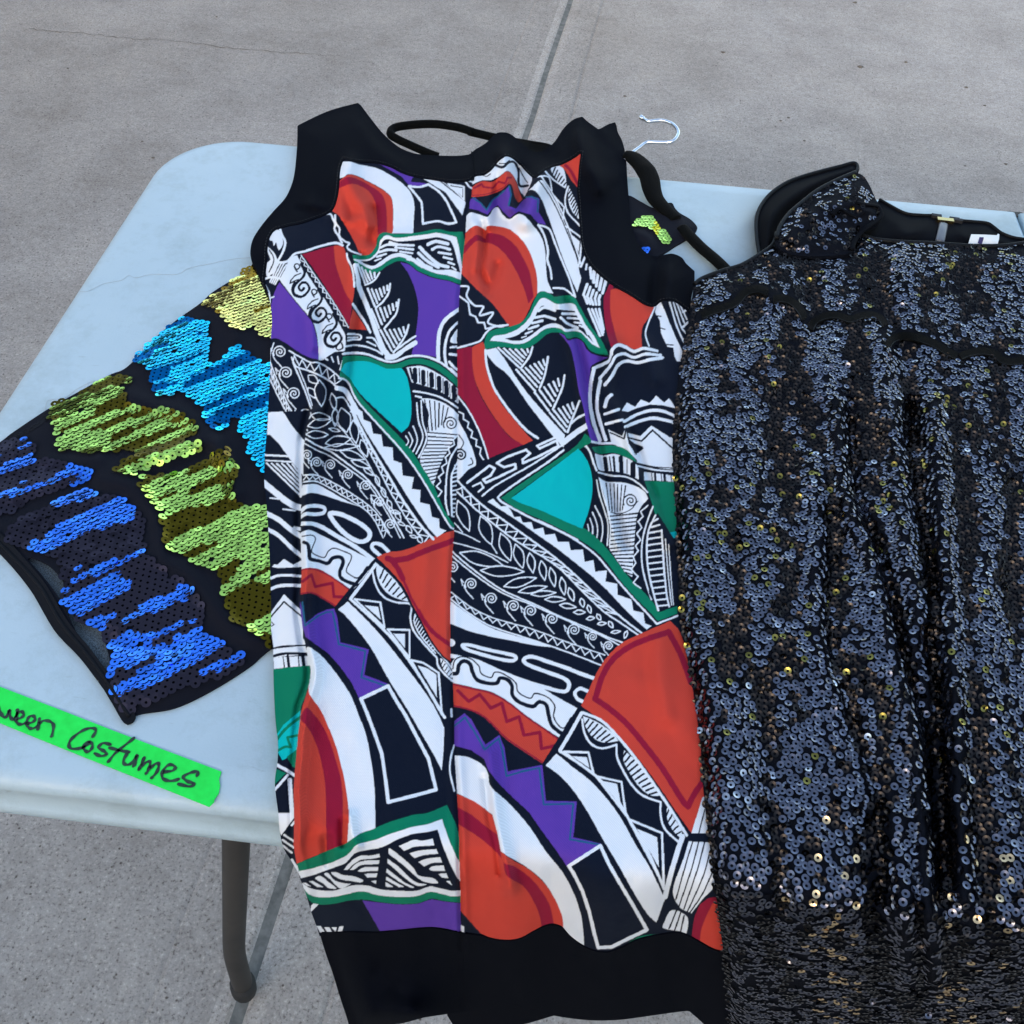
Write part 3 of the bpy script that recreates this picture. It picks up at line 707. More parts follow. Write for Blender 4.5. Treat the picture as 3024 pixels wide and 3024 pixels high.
D W44 895,1122 1000,1040 1095,980
D W18 ~ 960,965 1010,922 1078,890
D K10 ~ 965,990 1020,960 1085,930
fan D W16 6 ; 362,350 480,365 600,360 ; 535,512 570,445 606,385
D W17 ~ 642,345 612,430 550,512
fan D W17 7 ; 510,530 600,510 728,450 ; 662,702 700,630 742,490
D W17 ~ 768,425 745,560 702,677
fan D W17 6 ; 660,715 740,670 850,605 ; 772,862 815,780 862,660
D W17 ~ 903,575 880,690 808,852
fan D W17 6 ; 780,877 850,850 965,800 ; 912,1032 935,950 978,850
D W17 ~ 1025,785 970,920 928,1037
D U ~ !860,230 900,248 930,288 1000,278 1050,302 1090,372 1150,407 !1255,432 1130,492 1110,560 1100,700 1100,850 1120,980 !1192,1112 !1120,1112 1085,990 1060,850 1020,700 990,520 950,350
D W26 ~ 1140,518 1268,455 1290,370 1340,328 1400,345 1470,380 1550,355 1655,378
D W24 ~ 1190,600 1270,505 1320,422 1390,400 1470,430 1560,402 1685,410
D W26 ~ 1232,652 1290,580 1340,492 1410,458 1500,472 1600,447 1700,432
D K10 ~ 1150,545 1265,480 1310,400 1400,372 1470,402 1560,378 1670,395
D W30 ~ 1142,530 1118,640 1112,800 1140,960 1192,1105
D W28 ~ 1195,620 1175,720 1168,850 1200,980 1238,1100
D W 1370,862 1410,798 1480,832 1525,772 1595,802 1650,742 1715,797 1755,762 1812,845 1700,818 1600,812 1500,840 1420,872
D W24 ~ 1390,952 1500,892 1620,860 1720,872 1820,918
D W26 ~ 1400,995 1520,947 1640,925 1800,960
D W28 ~ 1232,830 1252,765 1285,735
D W22 ~ 1230,892 1345,852
D W22 ~ 1240,972 1375,937
D W 1258,1015 1372,1072 1402,1005 1425,1130 1485,1222 1380,1182 1285,1122
D K13 1275,1042 1390,1092 1405,1005
D W 1430,1092 1420,1045 1520,1072 1610,985 1760,1080 1810,1075 1810,1345 1680,1332 1500,1292 1480,1222 1552,1170 1470,1130
D K15 1420,1082 1530,1112 1620,1022 1800,1185
fan D K9 5 ; 1440,1120 1470,1200 ; 1540,1160 1490,1220
D K8 ~ 1500,1290 1640,1322 1800,1332
D W14 ~ 1505,1315 1640,1345 1800,1358
D W 1550,1362 1810,1395 1815,1442 1555,1432
fan D K8 3 ; 1612,1372 1770,1392 ; 1618,1436 1775,1440
fan D K20 3 ; 1640,1375 1795,1395 ; 1645,1436 1800,1440
D G ~ !1555,1437 !1840,1442 !1840,1880 !1700,1872 1640,1700 1600,1570
D T 1745,1862 1840,1840 1840,1900 1765,1905
D W17 ~ 1110,1112 1200,1130 1300,1130 1400,1170 1492,1252
D G ~ !1125,1162 1220,1150 1320,1150 1420,1190 !1495,1285 1400,1242 1300,1207 1200,1217 !1150,1202
D W ~ !1150,1212 1220,1230 1310,1217 1420,1252 !1502,1312 !1507,1425 1420,1382 1300,1357 1190,1347 1160,1270
D K34 1232,1252 1245,1345
D K11 1270,1240 1285,1355
D K20 1302,1240 1312,1358
D K36 1362,1245 1367,1370
D K9 1412,1262 1412,1372
D K42 1462,1300 1462,1392
D W13 ~ 1180,1367 1280,1392 1400,1402 1500,1452 1580,1530
D W16 ~ 1060,1130 1110,1200 1140,1290 1165,1350
D W12 ~ 1040,1140 1085,1160
D W ~ !1180,1402 1240,1440 1400,1452 1540,1510 !1585,1580 1500,1700 1470,1950 !1455,2220 !1395,2180 !1265,1985 1285,1850 1260,1750 1230,1560
fan D K10 6 ; 1242,1455 1320,1462 1400,1475 ; 1270,1675 1320,1692 1375,1670
spirk D K11 62 ; 1442,1600
D K8 ~ 1280,1690 1350,1705 1440,1670 1500,1600
fan D K12 16 ; 1262,1725 1285,1850 1265,1985 1330,2070 1400,2180 ; 1500,1700 1470,1900 1465,1990 1455,2090 1452,2200
D W11 ~ 1165,1430 1190,1560 1230,1680 1258,1800 1250,1960
D W11 ~ 1190,1420 1215,1540 1250,1660 1278,1790 1270,1960
D W11 ~ 1150,1640 1200,1740 1215,1840 1195,1950
D W10 ~ 1130,1690 1165,1780 1172,1860 1155,1950
D W10 ~ 1110,1740 1132,1810 1130,1880
D W9 ~ 1090,1790 1100,1840 1092,1880
F G ~ !413,-81 588,-206 878,-401 1028,-511 !1098,-606 !1148,-560 !1148,-535 1043,-470 900,-380 640,-190 510,-85 600,-30 720,10 900,75 1090,165 1220,270 1330,400 1450,560 1580,690 !1715,847 !1850,795 !1850,862 !1692,922 1610,832 1500,722 1370,572 1290,462 1200,362 1060,262 900,172 700,77 530,2
D T ~ !468,1577 600,1482 750,1370 900,1260 !1015,1172 1070,1240 1110,1330 1130,1430 1130,1530 1110,1640 1080,1740 !1048,1825 900,1762 700,1672 560,1622
D W17 ~ 895,1185 760,1288 560,1420 400,1532 !358,1572 400,1612 560,1702 700,1772 900,1862 1010,1920
F W15 ~ 720,103 900,192 1060,287 1190,387 1280,490 1370,600 1500,748 1600,855 !1682,945 1850,880
D W14 ~ 232,1558 330,1480 470,1398 640,1302 880,1148
D W19 110,1450 200,1382 290,1312 335,1335 300,1392 240,1425 262,1450 370,1402 505,1335 500,1298 410,1325 352,1290 430,1242 590,1182 622,1212 562,1260 565,1290 700,1232 855,1150 835,1108 700,1172 678,1150 822,1085
D W15 155,1480 220,1448 242,1490 200,1525
D W13 ~ 15,725 100,832 170,952 230,1090 282,1252
D W11 15,860 80,890 80,932 122,960 112,1000 152,1032 142,1080 187,1100 182,1150 222,1170 212,1217 242,1262
D W ~ 10,950 70,1002 120,1100 160,1200 182,1302 120,1342 10,1410
spirk D K14 55 ; 55,1225
D K10 ~ 40,1060 80,1120 60,1170
D K10 ~ 140,1250 155,1290 120,1310
F W 303,-51 348,-76 413,-11 468,-16 500,35 520,75 570,70 590,120 660,115 680,175 755,160 770,220 850,210 875,275 965,275 980,345 1080,340 1095,440 1165,425 1180,520 1275,510 1265,600 1360,620 1365,710 1475,745 1490,835 1575,855 1585,940 1640,962 1600,992 1500,902 1400,802 1280,672 1150,552 1000,432 860,322 700,212 560,112 420,22
F W15 ~ 60,-220 180,-95 290,0 420,90 560,190 700,290 860,410 1010,540 1160,682 1290,802 1430,922 1560,1020
F W13 ~ 20,-160 110,-80 200,5 330,112 480,230 620,320 760,402 900,502 1030,632 1150,752 1260,852 1380,932 1530,1035
zig F W10 36 ; 60,-200 180,-80 290,12 420,102 560,202 700,302 860,422 1010,552 1160,695 1290,812 1400,900 ; 40,-140 140,-50 240,40 350,125 490,235 620,318 760,398 900,498 1030,625 1150,742 1270,848
leafs F W10 -20,-260,10,-60,30 60,-60,155,190,45 245,65,335,300,48 410,205,490,430,44 530,295,590,490,38 645,365,675,530,30 740,430,770,590,28 815,485,850,640,25 905,565,930,710,24 965,650,1005,760,22 1065,735,1085,810,18 1120,790,1145,858,15 1195,865,1225,915,14 1290,925,1325,978,15 1440,1000,1420,1062,12
leafs F W10 75,365,430,470,50 245,510,600,520,42 435,640,700,570,34 555,685,790,640,26 655,705,860,690,22 770,745,940,745,22 890,790,1025,810,20 1005,850,1100,850,17 1110,905,1175,895,14 1200,945,1270,940,12 1310,1015,1385,1005,12
F W9 ~ 15,180 130,222 240,278
F W9 ~ 15,280 180,322 320,372 470,445
F W9 ~ 335,300 380,370 
F W9 ~ 430,470 540,492
F W9 ~ 30,120 60,150 100,200
F W12 ~ 5,345 100,432 200,512 320,602 430,672 560,732 720,800 860,870 1000,930 1150,992 1280,1052 1410,1100
F W11 ~ 5,385 120,482 250,582 380,668 500,728 640,780 780,842 940,912 1080,980 1220,1035 1380,1120
spir F W9 52 ; 20,485 170,620 335,740 515,800 655,840 830,905 1010,995
spir F W8 40 ; 1160,1050 1290,1125
zig F W9 34 ; 5,690 150,802 300,882 450,932 600,972 750,1022 900,1080 1050,1132 1250,1205 ; 5,735 130,825 280,915 450,975 600,1025 750,1075 900,1132 1050,1182 1245,1255
F W9 ~ 5,685 150,797 300,877 450,927 600,967 750,1017 900,1075 1050,1127 1260,1200
F W12 ~ 5,745 140,850 300,950 460,1010 620,1060 800,1120 1000,1192 1240,1287
F W ~ !0,760 130,852 300,962 460,1022 640,1072 !845,1137 700,1122 500,1082 300,1042 150,1002 !0,942
F W28 ~o 98,1118 160,1118 280,1150 420,1180 515,1202 535,1228 500,1245 400,1232 250,1192 130,1152
F W31 ~ 1180,1392 1060,1350 940,1302 800,1255 680,1215 612,1222 602,1255 660,1290 800,1342 920,1387 968,1432 950,1488 900,1495 800,1470 600,1410 400,1332 200,1245 0,1205
F W28 ~ 1130,1500 1062,1472 1017,1502 1032,1552 1085,1582
F W58 -5,1095 10,1100
F W ~ !0,1275 60,1212 160,1232 300,1292 500,1372 700,1442 850,1530 !1048,1640 990,1730 !902,1882 780,1802 620,1692 480,1582 340,1502 180,1462 !5,1422
F K32 ~ 5,1350 55,1345 70,1280 110,1248 160,1272 182,1340 220,1402 300,1428 378,1428 405,1388 468,1402 502,1452 505,1522 560,1582 670,1618 722,1582 780,1605 802,1692 832,1778 930,1855
F K11 ~ 20,1310 35,1245 90,1212 170,1232 232,1290 252,1350 330,1382 362,1340 430,1352 530,1422 552,1500 650,1552 692,1512 790,1542 850,1612 842,1700 880,1770 930,1792 982,1712 1010,1720
F R ~ !5,1425 180,1467 340,1507 480,1587 620,1697 780,1807 !893,1890 !756,2087 640,2012 457,1887 343,1772 250,1692 130,1642 !5,1615
F C27 60,1490 150,1577 240,1520 330,1632 420,1590 460,1742 560,1702 600,1852 730,1830 742,1962 850,1940
F C11 ~ 5,1435 180,1475 340,1515 480,1595 620,1705 780,1815 880,1888
F C11 ~ 5,1608 130,1635 250,1684 343,1762 457,1877 640,2002 756,2077
F K26 1045,1640 760,2090
F R ~ !1065,1612 1130,1480 1200,1330 1290,1200 1400,1100 1540,1030 !1790,922 1870,1010 1930,1200 1980,1500 2040,1932 !2110,2365 !1968,2655 1829,2458 1657,2207 1486,1989 1291,1784
F C48 ~ 1960,1420 1880,1200 !1780,1010 1560,1085 1430,1150 1320,1240 1240,1370 !1180,1557 1300,1640 1440,1762 1600,1953 1737,2136 1886,2376 !1938,2435 1990,2330 2080,2200
H K24 ~ 945,-10 1130,128 1280,300 1430,500 1580,710 1705,895
H U 10,85 100,15 150,60 250,240 350,170 385,260 410,430 520,410 655,382 682,640 902,645 877,900 1075,945 830,1105 760,1000 650,850 560,720 440,610 340,510 270,420 240,340 150,280 10,240
H D13 10,120 105,45 180,160 245,275 345,195 370,280 400,465 510,430 635,405 665,665 877,660 852,915 1055,950
H W ~ !10,315 130,330 230,385 270,450 290,540 420,660 560,820 680,1000 800,1150 880,1300 930,1450 950,1600 !955,1720 880,1690 !800,1590 790,1450 740,1330 660,1210 540,1110 420,1040 !360,1000 330,850 !300,740 180,650 !20,575
H R ~ !20,580 180,650 !300,745 330,850 !360,1000 440,1060 560,1130 680,1240 760,1370 800,1480 !805,1600 740,1560 650,1580 560,1630 450,1670 330,1660 !230,1600 140,1500 !60,1410 50,1100 40,800
H C ~ !30,675 150,740 250,820 !335,880 355,990 380,1080 460,1110 560,1180 640,1270 710,1390 !748,1570 !652,1570 640,1470 590,1350 520,1250 400,1170 370,1060 300,980 190,890 !30,790
H W 60,1520 98,1535 98,1600 60,1600
H W25 o 845,1105 1070,960 1130,1090 1210,1230 1300,1380 1402,1560 1250,1632 1150,1682 1055,1687 1030,1600 990,1430 940,1280 880,1160
H W ~ !680,388 !760,298 860,390 990,490 1120,630 1220,770 1320,950 1430,1130 !1530,1340 !1470,1508 1400,1440 1300,1280 1200,1100 1080,900 980,720 880,570 780,460
H W19 ~ 785,288 930,382 1070,492 1190,632 1290,800 1400,980 1525,1270
H K14 ~ 762,300 900,408 1050,536 1180,694 1300,884 1420,1094 1530,1325
H W25 935,15 860,150 782,280
H W ~ !945,35 1050,80 1150,150 !1200,212 1100,225 1020,190 970,120
fan H K13 7 ; 985,60 1060,100 1165,190 ; 962,95 1010,180 1110,222
H W15 ~ 940,60 955,150 1000,230 1080,265 !1185,240 1190,330 1230,420 1290,520 1370,600 !1500,650 1500,740 1530,840 1625,932
H W ~ !1240,280 1330,360 1420,470 !1505,602 1430,602 1350,542 1280,442 1235,350
fan H K14 10 ; 1255,290 1350,390 1480,575 ; 1230,330 1290,455 1420,595
H W ~ 1550,690 1600,770 1650,850 1640,900 1580,840 1545,760
fan H K12 5 ; 1560,700 1645,860 ; 1535,760 1610,880
H W20 ~ 945,12 1080,70 1200,190 1330,350 1470,550 1590,730 1685,885
H W15 o 810,290 985,295 1022,452
H W 868,322 972,330 992,405
H W15 o 1040,465 1220,505 1252,742
H W 1085,498 1190,520 1212,645
H W16 o 1270,770 1510,870 1522,1245
H W 1330,838 1475,900 1487,1115
H W36 ~ 1655,895 1605,1050 1562,1200 1532,1325
H W ~ !1700,930 !1850,935 1875,1000 1890,1120 1880,1250 1800,1340 !1720,1442 1640,1402 1590,1312 1600,1222 1660,1060
H K10 ~ 1730,925 1680,1090 1608,1345
H K10 ~ 1772,925 1722,1120 1630,1395
H K10 ~ 1815,925 1762,1130 1665,1412
H K10 ~ 1855,990 1802,1180 1690,1432
H K10 ~ 1868,1150 1800,1300 1710,1435
H W 1800,610 1718,872 1850,872 1850,620
H K9 1815,700 1772,872
H W ~ 1580,1420 1690,1470 1682,1587 1640,1572 1530,1552 1520,1520
H K11 1612,1425 1560,1552
H K11 1642,1438 1600,1565
H K11 1667,1458 1642,1578
H C ~ !1780,1380 1860,1330 1930,1380 !1960,1760 1780,1700 !1715,1660 1740,1480
H R ~ !1870,1370 1930,1420 !1960,1760 !1775,1700 1795,1540
H G14 ~ 1280,1652 1360,1612 1480,1597
H W10 1540,1590 1600,1585
F W11 1610,-20 1550,30 1572,70 1530,110 1560,160 1520,210 1550,260 1510,310 1532,350 1490,400 1512,450 1472,500 1530,560 1490,610 1552,655
F W13 ~ 1650,-10 1592,150 1562,300 1562,450 1592,600 1640,745
F K 1690,40 1840,280 1850,800 1700,850 1620,700 1600,450 1600,200
F W15 ~ 1672,60 1612,200 1602,400 1632,600 1695,835
F W15 ~ 1722,180 1732,330 1742,500 1762,700 1785,805
fan F W14 15 ; 1655,110 1612,220 1605,400 1635,600 1690,800 ; 1690,90 1722,200 1735,380 1745,560 1778,790
F W9 ~ 1752,255 1772,500 1802,790
F W8 ~ 1780,300 1800,600 1818,790
'''
# ------------------------------------------------------------------ the dress print, drawn as dyes on a fine weave
PX0, PY0, PW, PH = 700, 440, 1480, 2420
DYES = {'K': (.0050, .0085, .019), 'W': (.69, .73, .77), 'R': (.52, .052, .034), 'C': (.26, .010, .034), 'U': (.100, .042, .32),
        'G': (.004, .170, .092), 'T': (.002, .42, .42), 'D': (.012, .10, .20)}
KEYS = list(DYES)
dye = np.zeros((PH, PW), np.uint8)
SEAM = px('A', '1925,380 1920,650 1910,780 1872,900 1866,1000 1860,1100 1850,1200 1840,1300 1830,1390 1820,1500 1810,1600 1805,1700 1800,1800 1792,1932') \
    + px('C', '1795,400 1797,550 1800,700 1804,900 1800,1050 1796,1200 1795,1400 1786,1600 1770,1750') \
    + px('E', '1630,200 1615,400 1605,650 1600,900 1600,1100 1605,1250 1620,1380 1625,1500 1630,1700') \
    + px('G', '1550,0 1550,200 1555,400 1570,600 1580,800 1588,1000 1592,1250 1600,1450 1602,1700 1605,1932')
FOLD = px('C', '600,860 560,1050 545,1150 540,1400 530,1500 520,1700') + px('E', '385,60 380,200 385,400 390,500 380,700 375,800 395,960 420,1130 445,1230 462,1320 455,1420 420,1530 385,1620 365,1750') \
    + px('G', '300,0 290,100 275,200 265,350 250,500 240,650 245,900 240,1100 268,1250 330,1480')
CLIPS = {'SL': fill_mask([(600, 1225)] + FOLD + [(600, 2640)], PX0, PY0, PW, PH)}
_right = fill_mask(SEAM + [(2400, 3000), (2400, 300)], PX0, PY0, PW, PH)
CLIPS['R'] = _right; CLIPS['L'] = ~_right & ~CLIPS['SL']
clip = CLIPS['L']
def d_poly(key, pts):
    p = np.asarray([q[:2] for q in pts]); x0 = max(PX0, int(p[:, 0].min()) - 1); y0 = max(PY0, int(p[:, 1].min()) - 1)
    x1 = min(PX0 + PW, int(p[:, 0].max()) + 2); y1 = min(PY0 + PH, int(p[:, 1].max()) + 2)
    if x1 <= x0 or y1 <= y0: return
    mk = fill_mask(pts, x0, y0, x1 - x0, y1 - y0); s = np.s_[y0 - PY0:y1 - PY0, x0 - PX0:x1 - PX0]
    dye[s][mk & clip[s]] = KEYS.index(key)
def d_line(key, pts, w, closed=False):
    p = [q[:2] for q in pts]
    if closed: p = p + [p[0]]
    r = w / 2
    for (ax, ay), (bx, by) in zip(p[:-1], p[1:]):
        x0 = max(PX0, int(min(ax, bx) - r) - 1); x1 = min(PX0 + PW, int(max(ax, bx) + r) + 2)
        y0 = max(PY0, int(min(ay, by) - r) - 1); y1 = min(PY0 + PH, int(max(ay, by) + r) + 2)
        if x1 <= x0 or y1 <= y0: continue
        yy, xx = np.mgrid[y0:y1, x0:x1] + .5; dx, dy = bx - ax, by - ay
        t = np.clip(((xx - ax) * dx + (yy - ay) * dy) / (dx * dx + dy * dy + 1e-9), 0, 1)
        mk = (xx - ax - t * dx) ** 2 + (yy - ay - t * dy) ** 2 <= r * r
        s = np.s_[y0 - PY0:y1 - PY0, x0 - PX0:x1 - PX0]; dye[s][mk & clip[s]] = KEYS.index(key)
def spiral(cx, cy, r, turns=2.1, a0=2.6):
    n = 40; return [(cx + r * (1 - .92 * i / n) * math.cos(a0 + turns * 2 * math.pi * i / n), cy + r * (1 - .92 * i / n) * math.sin(a0 + turns * 2 * math.pi * i / n)) for i in range(n + 1)]
for ln in PRINT.strip().splitlines():
    if ln.startswith('clip'): clip = CLIPS[ln.split()[1]]; continue
    parts = [s.strip() for s in ln.split(';')]; tk = parts[0].split(); cmd = tk[0]
    if cmd in ('fan', 'zig'):
        k = TILE[tk[1]][2]; key, w, n = tk[2][0], float(tk[2][1:]) * k, int(tk[3]); a = px(tk[1], parts[1]); b = px(tk[1], parts[2])
        a = [q[:2] for q in a]; b = [q[:2] for q in b]
        if cmd == 'fan':
            for t in np.linspace(0, 1, n): d_line(key, [tuple(lerp_path(a, t)), tuple(lerp_path(b, t))], w)
        else: d_line(key, [tuple(lerp_path(a if i % 2 else b, i / n)) for i in range(n + 1)], w)
    elif cmd in ('spir', 'spirk'):
        k = TILE[tk[1]][2]; key, w, r = tk[2][0], float(tk[2][1:]) * k, float(tk[3]) * k
        for x, y, _ in px(tk[1], parts[1]):
            s = spiral(x, y, r); d_line(key, s, w)
            if cmd == 'spir':
                d_line(key, crv([(s[0][0] - .02 * r, s[0][1]), (x - r * 1.1, y + r * .15), (x - r * .85, y + r * .95), (x + r * .3, y + r * 2.3)], 6), w)
                d_line(key, [(x - r * 1.15, y - r * .2), (x - r * 1.6, y - r * .75), (x - r * 1.35, y + r * .2)], w * .9)
    elif cmd == 'leafs':
        k = TILE[tk[1]][2]; ox, oy, _ = TILE[tk[1]]; key, w = tk[2][0], float(tk[2][1:]) * k
        for s in tk[3:]:
            x0, y0, x1, y1, b = [float(q) for q in s.split(',')]
            x0, y0, x1, y1, b = ox + x0 * k, oy + y0 * k, ox + x1 * k, oy + y1 * k, b * k
            L = math.hypot(x1 - x0, y1 - y0); nx_, ny_ = -(y1 - y0) / L, (x1 - x0) / L
            for sg in (1, -1):
                d_line(key, crv([(x0, y0), (x0 + (x1 - x0) * .35 + nx_ * b * sg, y0 + (y1 - y0) * .35 + ny_ * b * sg), (x0 + (x1 - x0) * .72 + nx_ * b * .75 * sg, y0 + (y1 - y0) * .72 + ny_ * b * .75 * sg), (x1, y1)], 6), w)
    elif cmd == 'vine':
        for off in tk[2:]:
            dx, dy = [float(q) for q in off.split(',')]
            sh = lambda s: [((700 + (a + dx) * 700 / 1932), 300 + (b + dy) * 700 / 1932) for a, b in s]
            d_line('K', crv(sh([(520, 1325), (552, 1390), (530, 1440), (485, 1480), (458, 1540), (490, 1588), (545, 1582), (588, 1530), (570, 1482), (528, 1478), (502, 1515), (525, 1542), (545, 1522)]), 6), 7.2)
            d_line('K', crv(sh([(470, 1478), (452, 1530), (470, 1575), (520, 1592)]), 6), 9)
            d_line('K', crv(sh([(470, 1345), (485, 1368), (510, 1350), (500, 1325), (475, 1325), (468, 1350), (490, 1385)]), 6), 4)
            d_line('K', sh([(520, 1400), (470, 1420), (440, 1455), (432, 1482), (470, 1462), (500, 1450)]), 3.5)
    else:
        key = tk[1][0]; w = tk[1][1:]; fl = tk[2] if tk[2][0] in '~o' else ''; pts = px(cmd, ' '.join(tk[3:] if fl else tk[2:]))
        closed = (not w) or 'o' in fl
        if '~' in fl: pts = crv(pts, 8, closed)
        if w: d_line(key, pts, float(w) * TILE[cmd][2], closed)
        else: d_poly(key, pts)
_pal = np.array([DYES[k] for k in KEYS], np.float32)
def dye_at(u, v):
    """colour of the weave, averaged over the thread's own width"""
    s = 0
    for a in (-.75, .25):
        for b in (-.75, .25):
            x = np.clip(np.floor(u + a + .25).astype(int) - PX0, 0, PW - 1); y = np.clip(np.floor(v + b + .25).astype(int) - PY0, 0, PH - 1)
            s = s + _pal[dye[y, x]]
    return s / 4
# ------------------------------------------------------------------ ground with its tooled joint
ja, jb = on(1682., 0., 0.), on(692., 3024., 0.)
jd = (ja - jb)[:2]; jd /= np.linalg.norm(jd); jn = np.array([jd[1], -jd[0]])      # along and to the right of the joint
def ground():
    prof = [(-60, 0), (-.114, 0), (-.108, -.0018), (-.102, .0010), (-.030, .0012), (-.0130, -.0008), (-.0078, -.0050), (.0078, -.0050), (.0130, -.0008), (.030, .0012), (.096, .0010), (.102, -.0034), (.108, 0), (60, 0)]
    ss = [-60, -3, -1.5] + list(np.arange(-1, 4.5, .25)) + [6, 12, 60]
    V = []; Fc = []
    for i, s in enumerate(ss):
        for w, z in prof:
            wob = .0018 * math.sin(s * 9.1) + .0012 * math.sin(s * 23.7) if abs(w) < 1 else 0
            p = jb[:2] + jd * s + jn * (w + wob); V.append((p[0], p[1], z))
    n = len(prof)
    for i in range(len(ss) - 1):
        for k in range(n - 1): Fc.append([i * n + k, i * n + k + 1, (i + 1) * n + k + 1, (i + 1) * n + k])
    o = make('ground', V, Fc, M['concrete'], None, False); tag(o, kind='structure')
    o.data.materials.append(M['joint']); o.data.materials.append(M['concrete_pale']); o.data.materials.append(M['concrete_trowelled'])
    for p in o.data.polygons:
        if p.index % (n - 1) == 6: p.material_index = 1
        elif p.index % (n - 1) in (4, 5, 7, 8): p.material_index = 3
        elif p.index % (n - 1) > 6: p.material_index = 2          # the slab right of the joint is paler
    return o
GROUND = ground()
def crack(pts, w):
    c = crv(pts, 10); c = [(x + 5 * vnoise(x / 16, 3., 5), y + 3.5 * vnoise(x / 12, 9., 6)) for x, y in c]
    P = on(np.array([a for a, b in c]), np.array([b for a, b in c]), .0012); V = []; Fc = []
    for i, p in enumerate(P):
        ww = w * (.35 + .65 * abs(vnoise(i * .37, 2., 8))) * (1 if 0 < i < len(P) - 1 else .1)
        V += [(p[0], p[1] - ww, p[2]), (p[0], p[1] + ww, p[2])]
        if i: Fc.append([2 * i - 2, 2 * i - 1, 2 * i + 1, 2 * i])
    return make('crack', V, Fc, M['crack'], GROUND, False)
crack([(60, 92), (100, 86), (180, 92), (260, 100), (330, 108), (400, 116), (480, 118), (580, 128), (680, 140), (800, 150), (900, 158), (1010, 166)], .0015)
# dark pebbles and bits lying on the slab
for i, (u, v, s) in enumerate([(2135, 155, 8), (2540, 198, 11), (2675, 184, 7), (1845, 284, 7), (2853, 258, 7), (2908, 312, 6), (2970, 485, 7), (2328, 348, 6), (2305, 357, 6), (2375, 416, 6), (2850, 490, 5), (2525, 8, 8), (452, 466, 7), (200, 202, 5), (420, 418, 5), (640, 50, 5), (250, 2715, 6), (520, 2790, 8), (110, 2890, 5), (330, 2560, 5), (90, 2640, 5), (610, 2700, 5)]):
    p = on(float(u), float(v), 0.0); r = s / 2943 * np.linalg.norm(p - CAM) * .5
    V = []; n = 7; a0 = random.random() * 6
    for z, k in ((0, 1.0), (.35, .95), (.7, .5)):
        for j in range(n):
            w = a0 + 2 * math.pi * j / n; q = r * k * (1 + .25 * math.sin(3 * w + i)); V.append((p[0] + 1.35 * q * math.cos(w), p[1] + q * math.sin(w), z * r * .9))
    Fc = [[a * n + j, a * n + (j + 1) % n, (a + 1) * n + (j + 1) % n, (a + 1) * n + j] for a in (0, 1) for j in range(n)] + [list(range(2 * n, 3 * n))]
    o = make('pebble', V, Fc, M['crack'], GROUND, True)

# ------------------------------------------------------------------ unseen wall and roof added at the viewer's back to shade the table
def shade_house():
    e = empty('shade_house', (0.4, -5.9, 0), 'unseen stucco wall with dark eave, added on the viewer side to shade the table', 'shade_house')
    v, f = box_data((0.4, -6.2, 1.5), (40, .3, 3.0)); make('wall', v, f, M['stucco'], e, False)
    v, f = box_data((0.4, -5.92, 3.08), (40.6, 1.5, .16)); rf = make('roof', v, f, M['shingle'], e, False)
    v, f = box_data((0.4, -5.16, 3.05), (40.6, .03, .22)); make('fascia', v, f, M['wood'], rf, False)
    v, f = box_data((-3.2, 4.2, 1.1), (.25, 6.4, 2.2)); make('side_shade_wall', v, f, M['stucco_brown'], e, False)  # unseen wall added to darken the concrete at the far left
    for x in (-2.2, 3.2):
        v, f = box_data((x, -6.04, 1.5), (1.5, .03, 1.2)); w = make('window', v, f, M['zip'], e, False)
        for s in ((0, .63, 1.6, .06), (0, -.63, 1.6, .06), (.78, 0, .06, 1.2), (-.78, 0, .06, 1.2)):
            v, f = box_data((x + s[0], -6.02, 1.5 + s[1]), (s[2], .06, s[3])); make('frame', v, f, M['wood'], w, False)
shade_house()

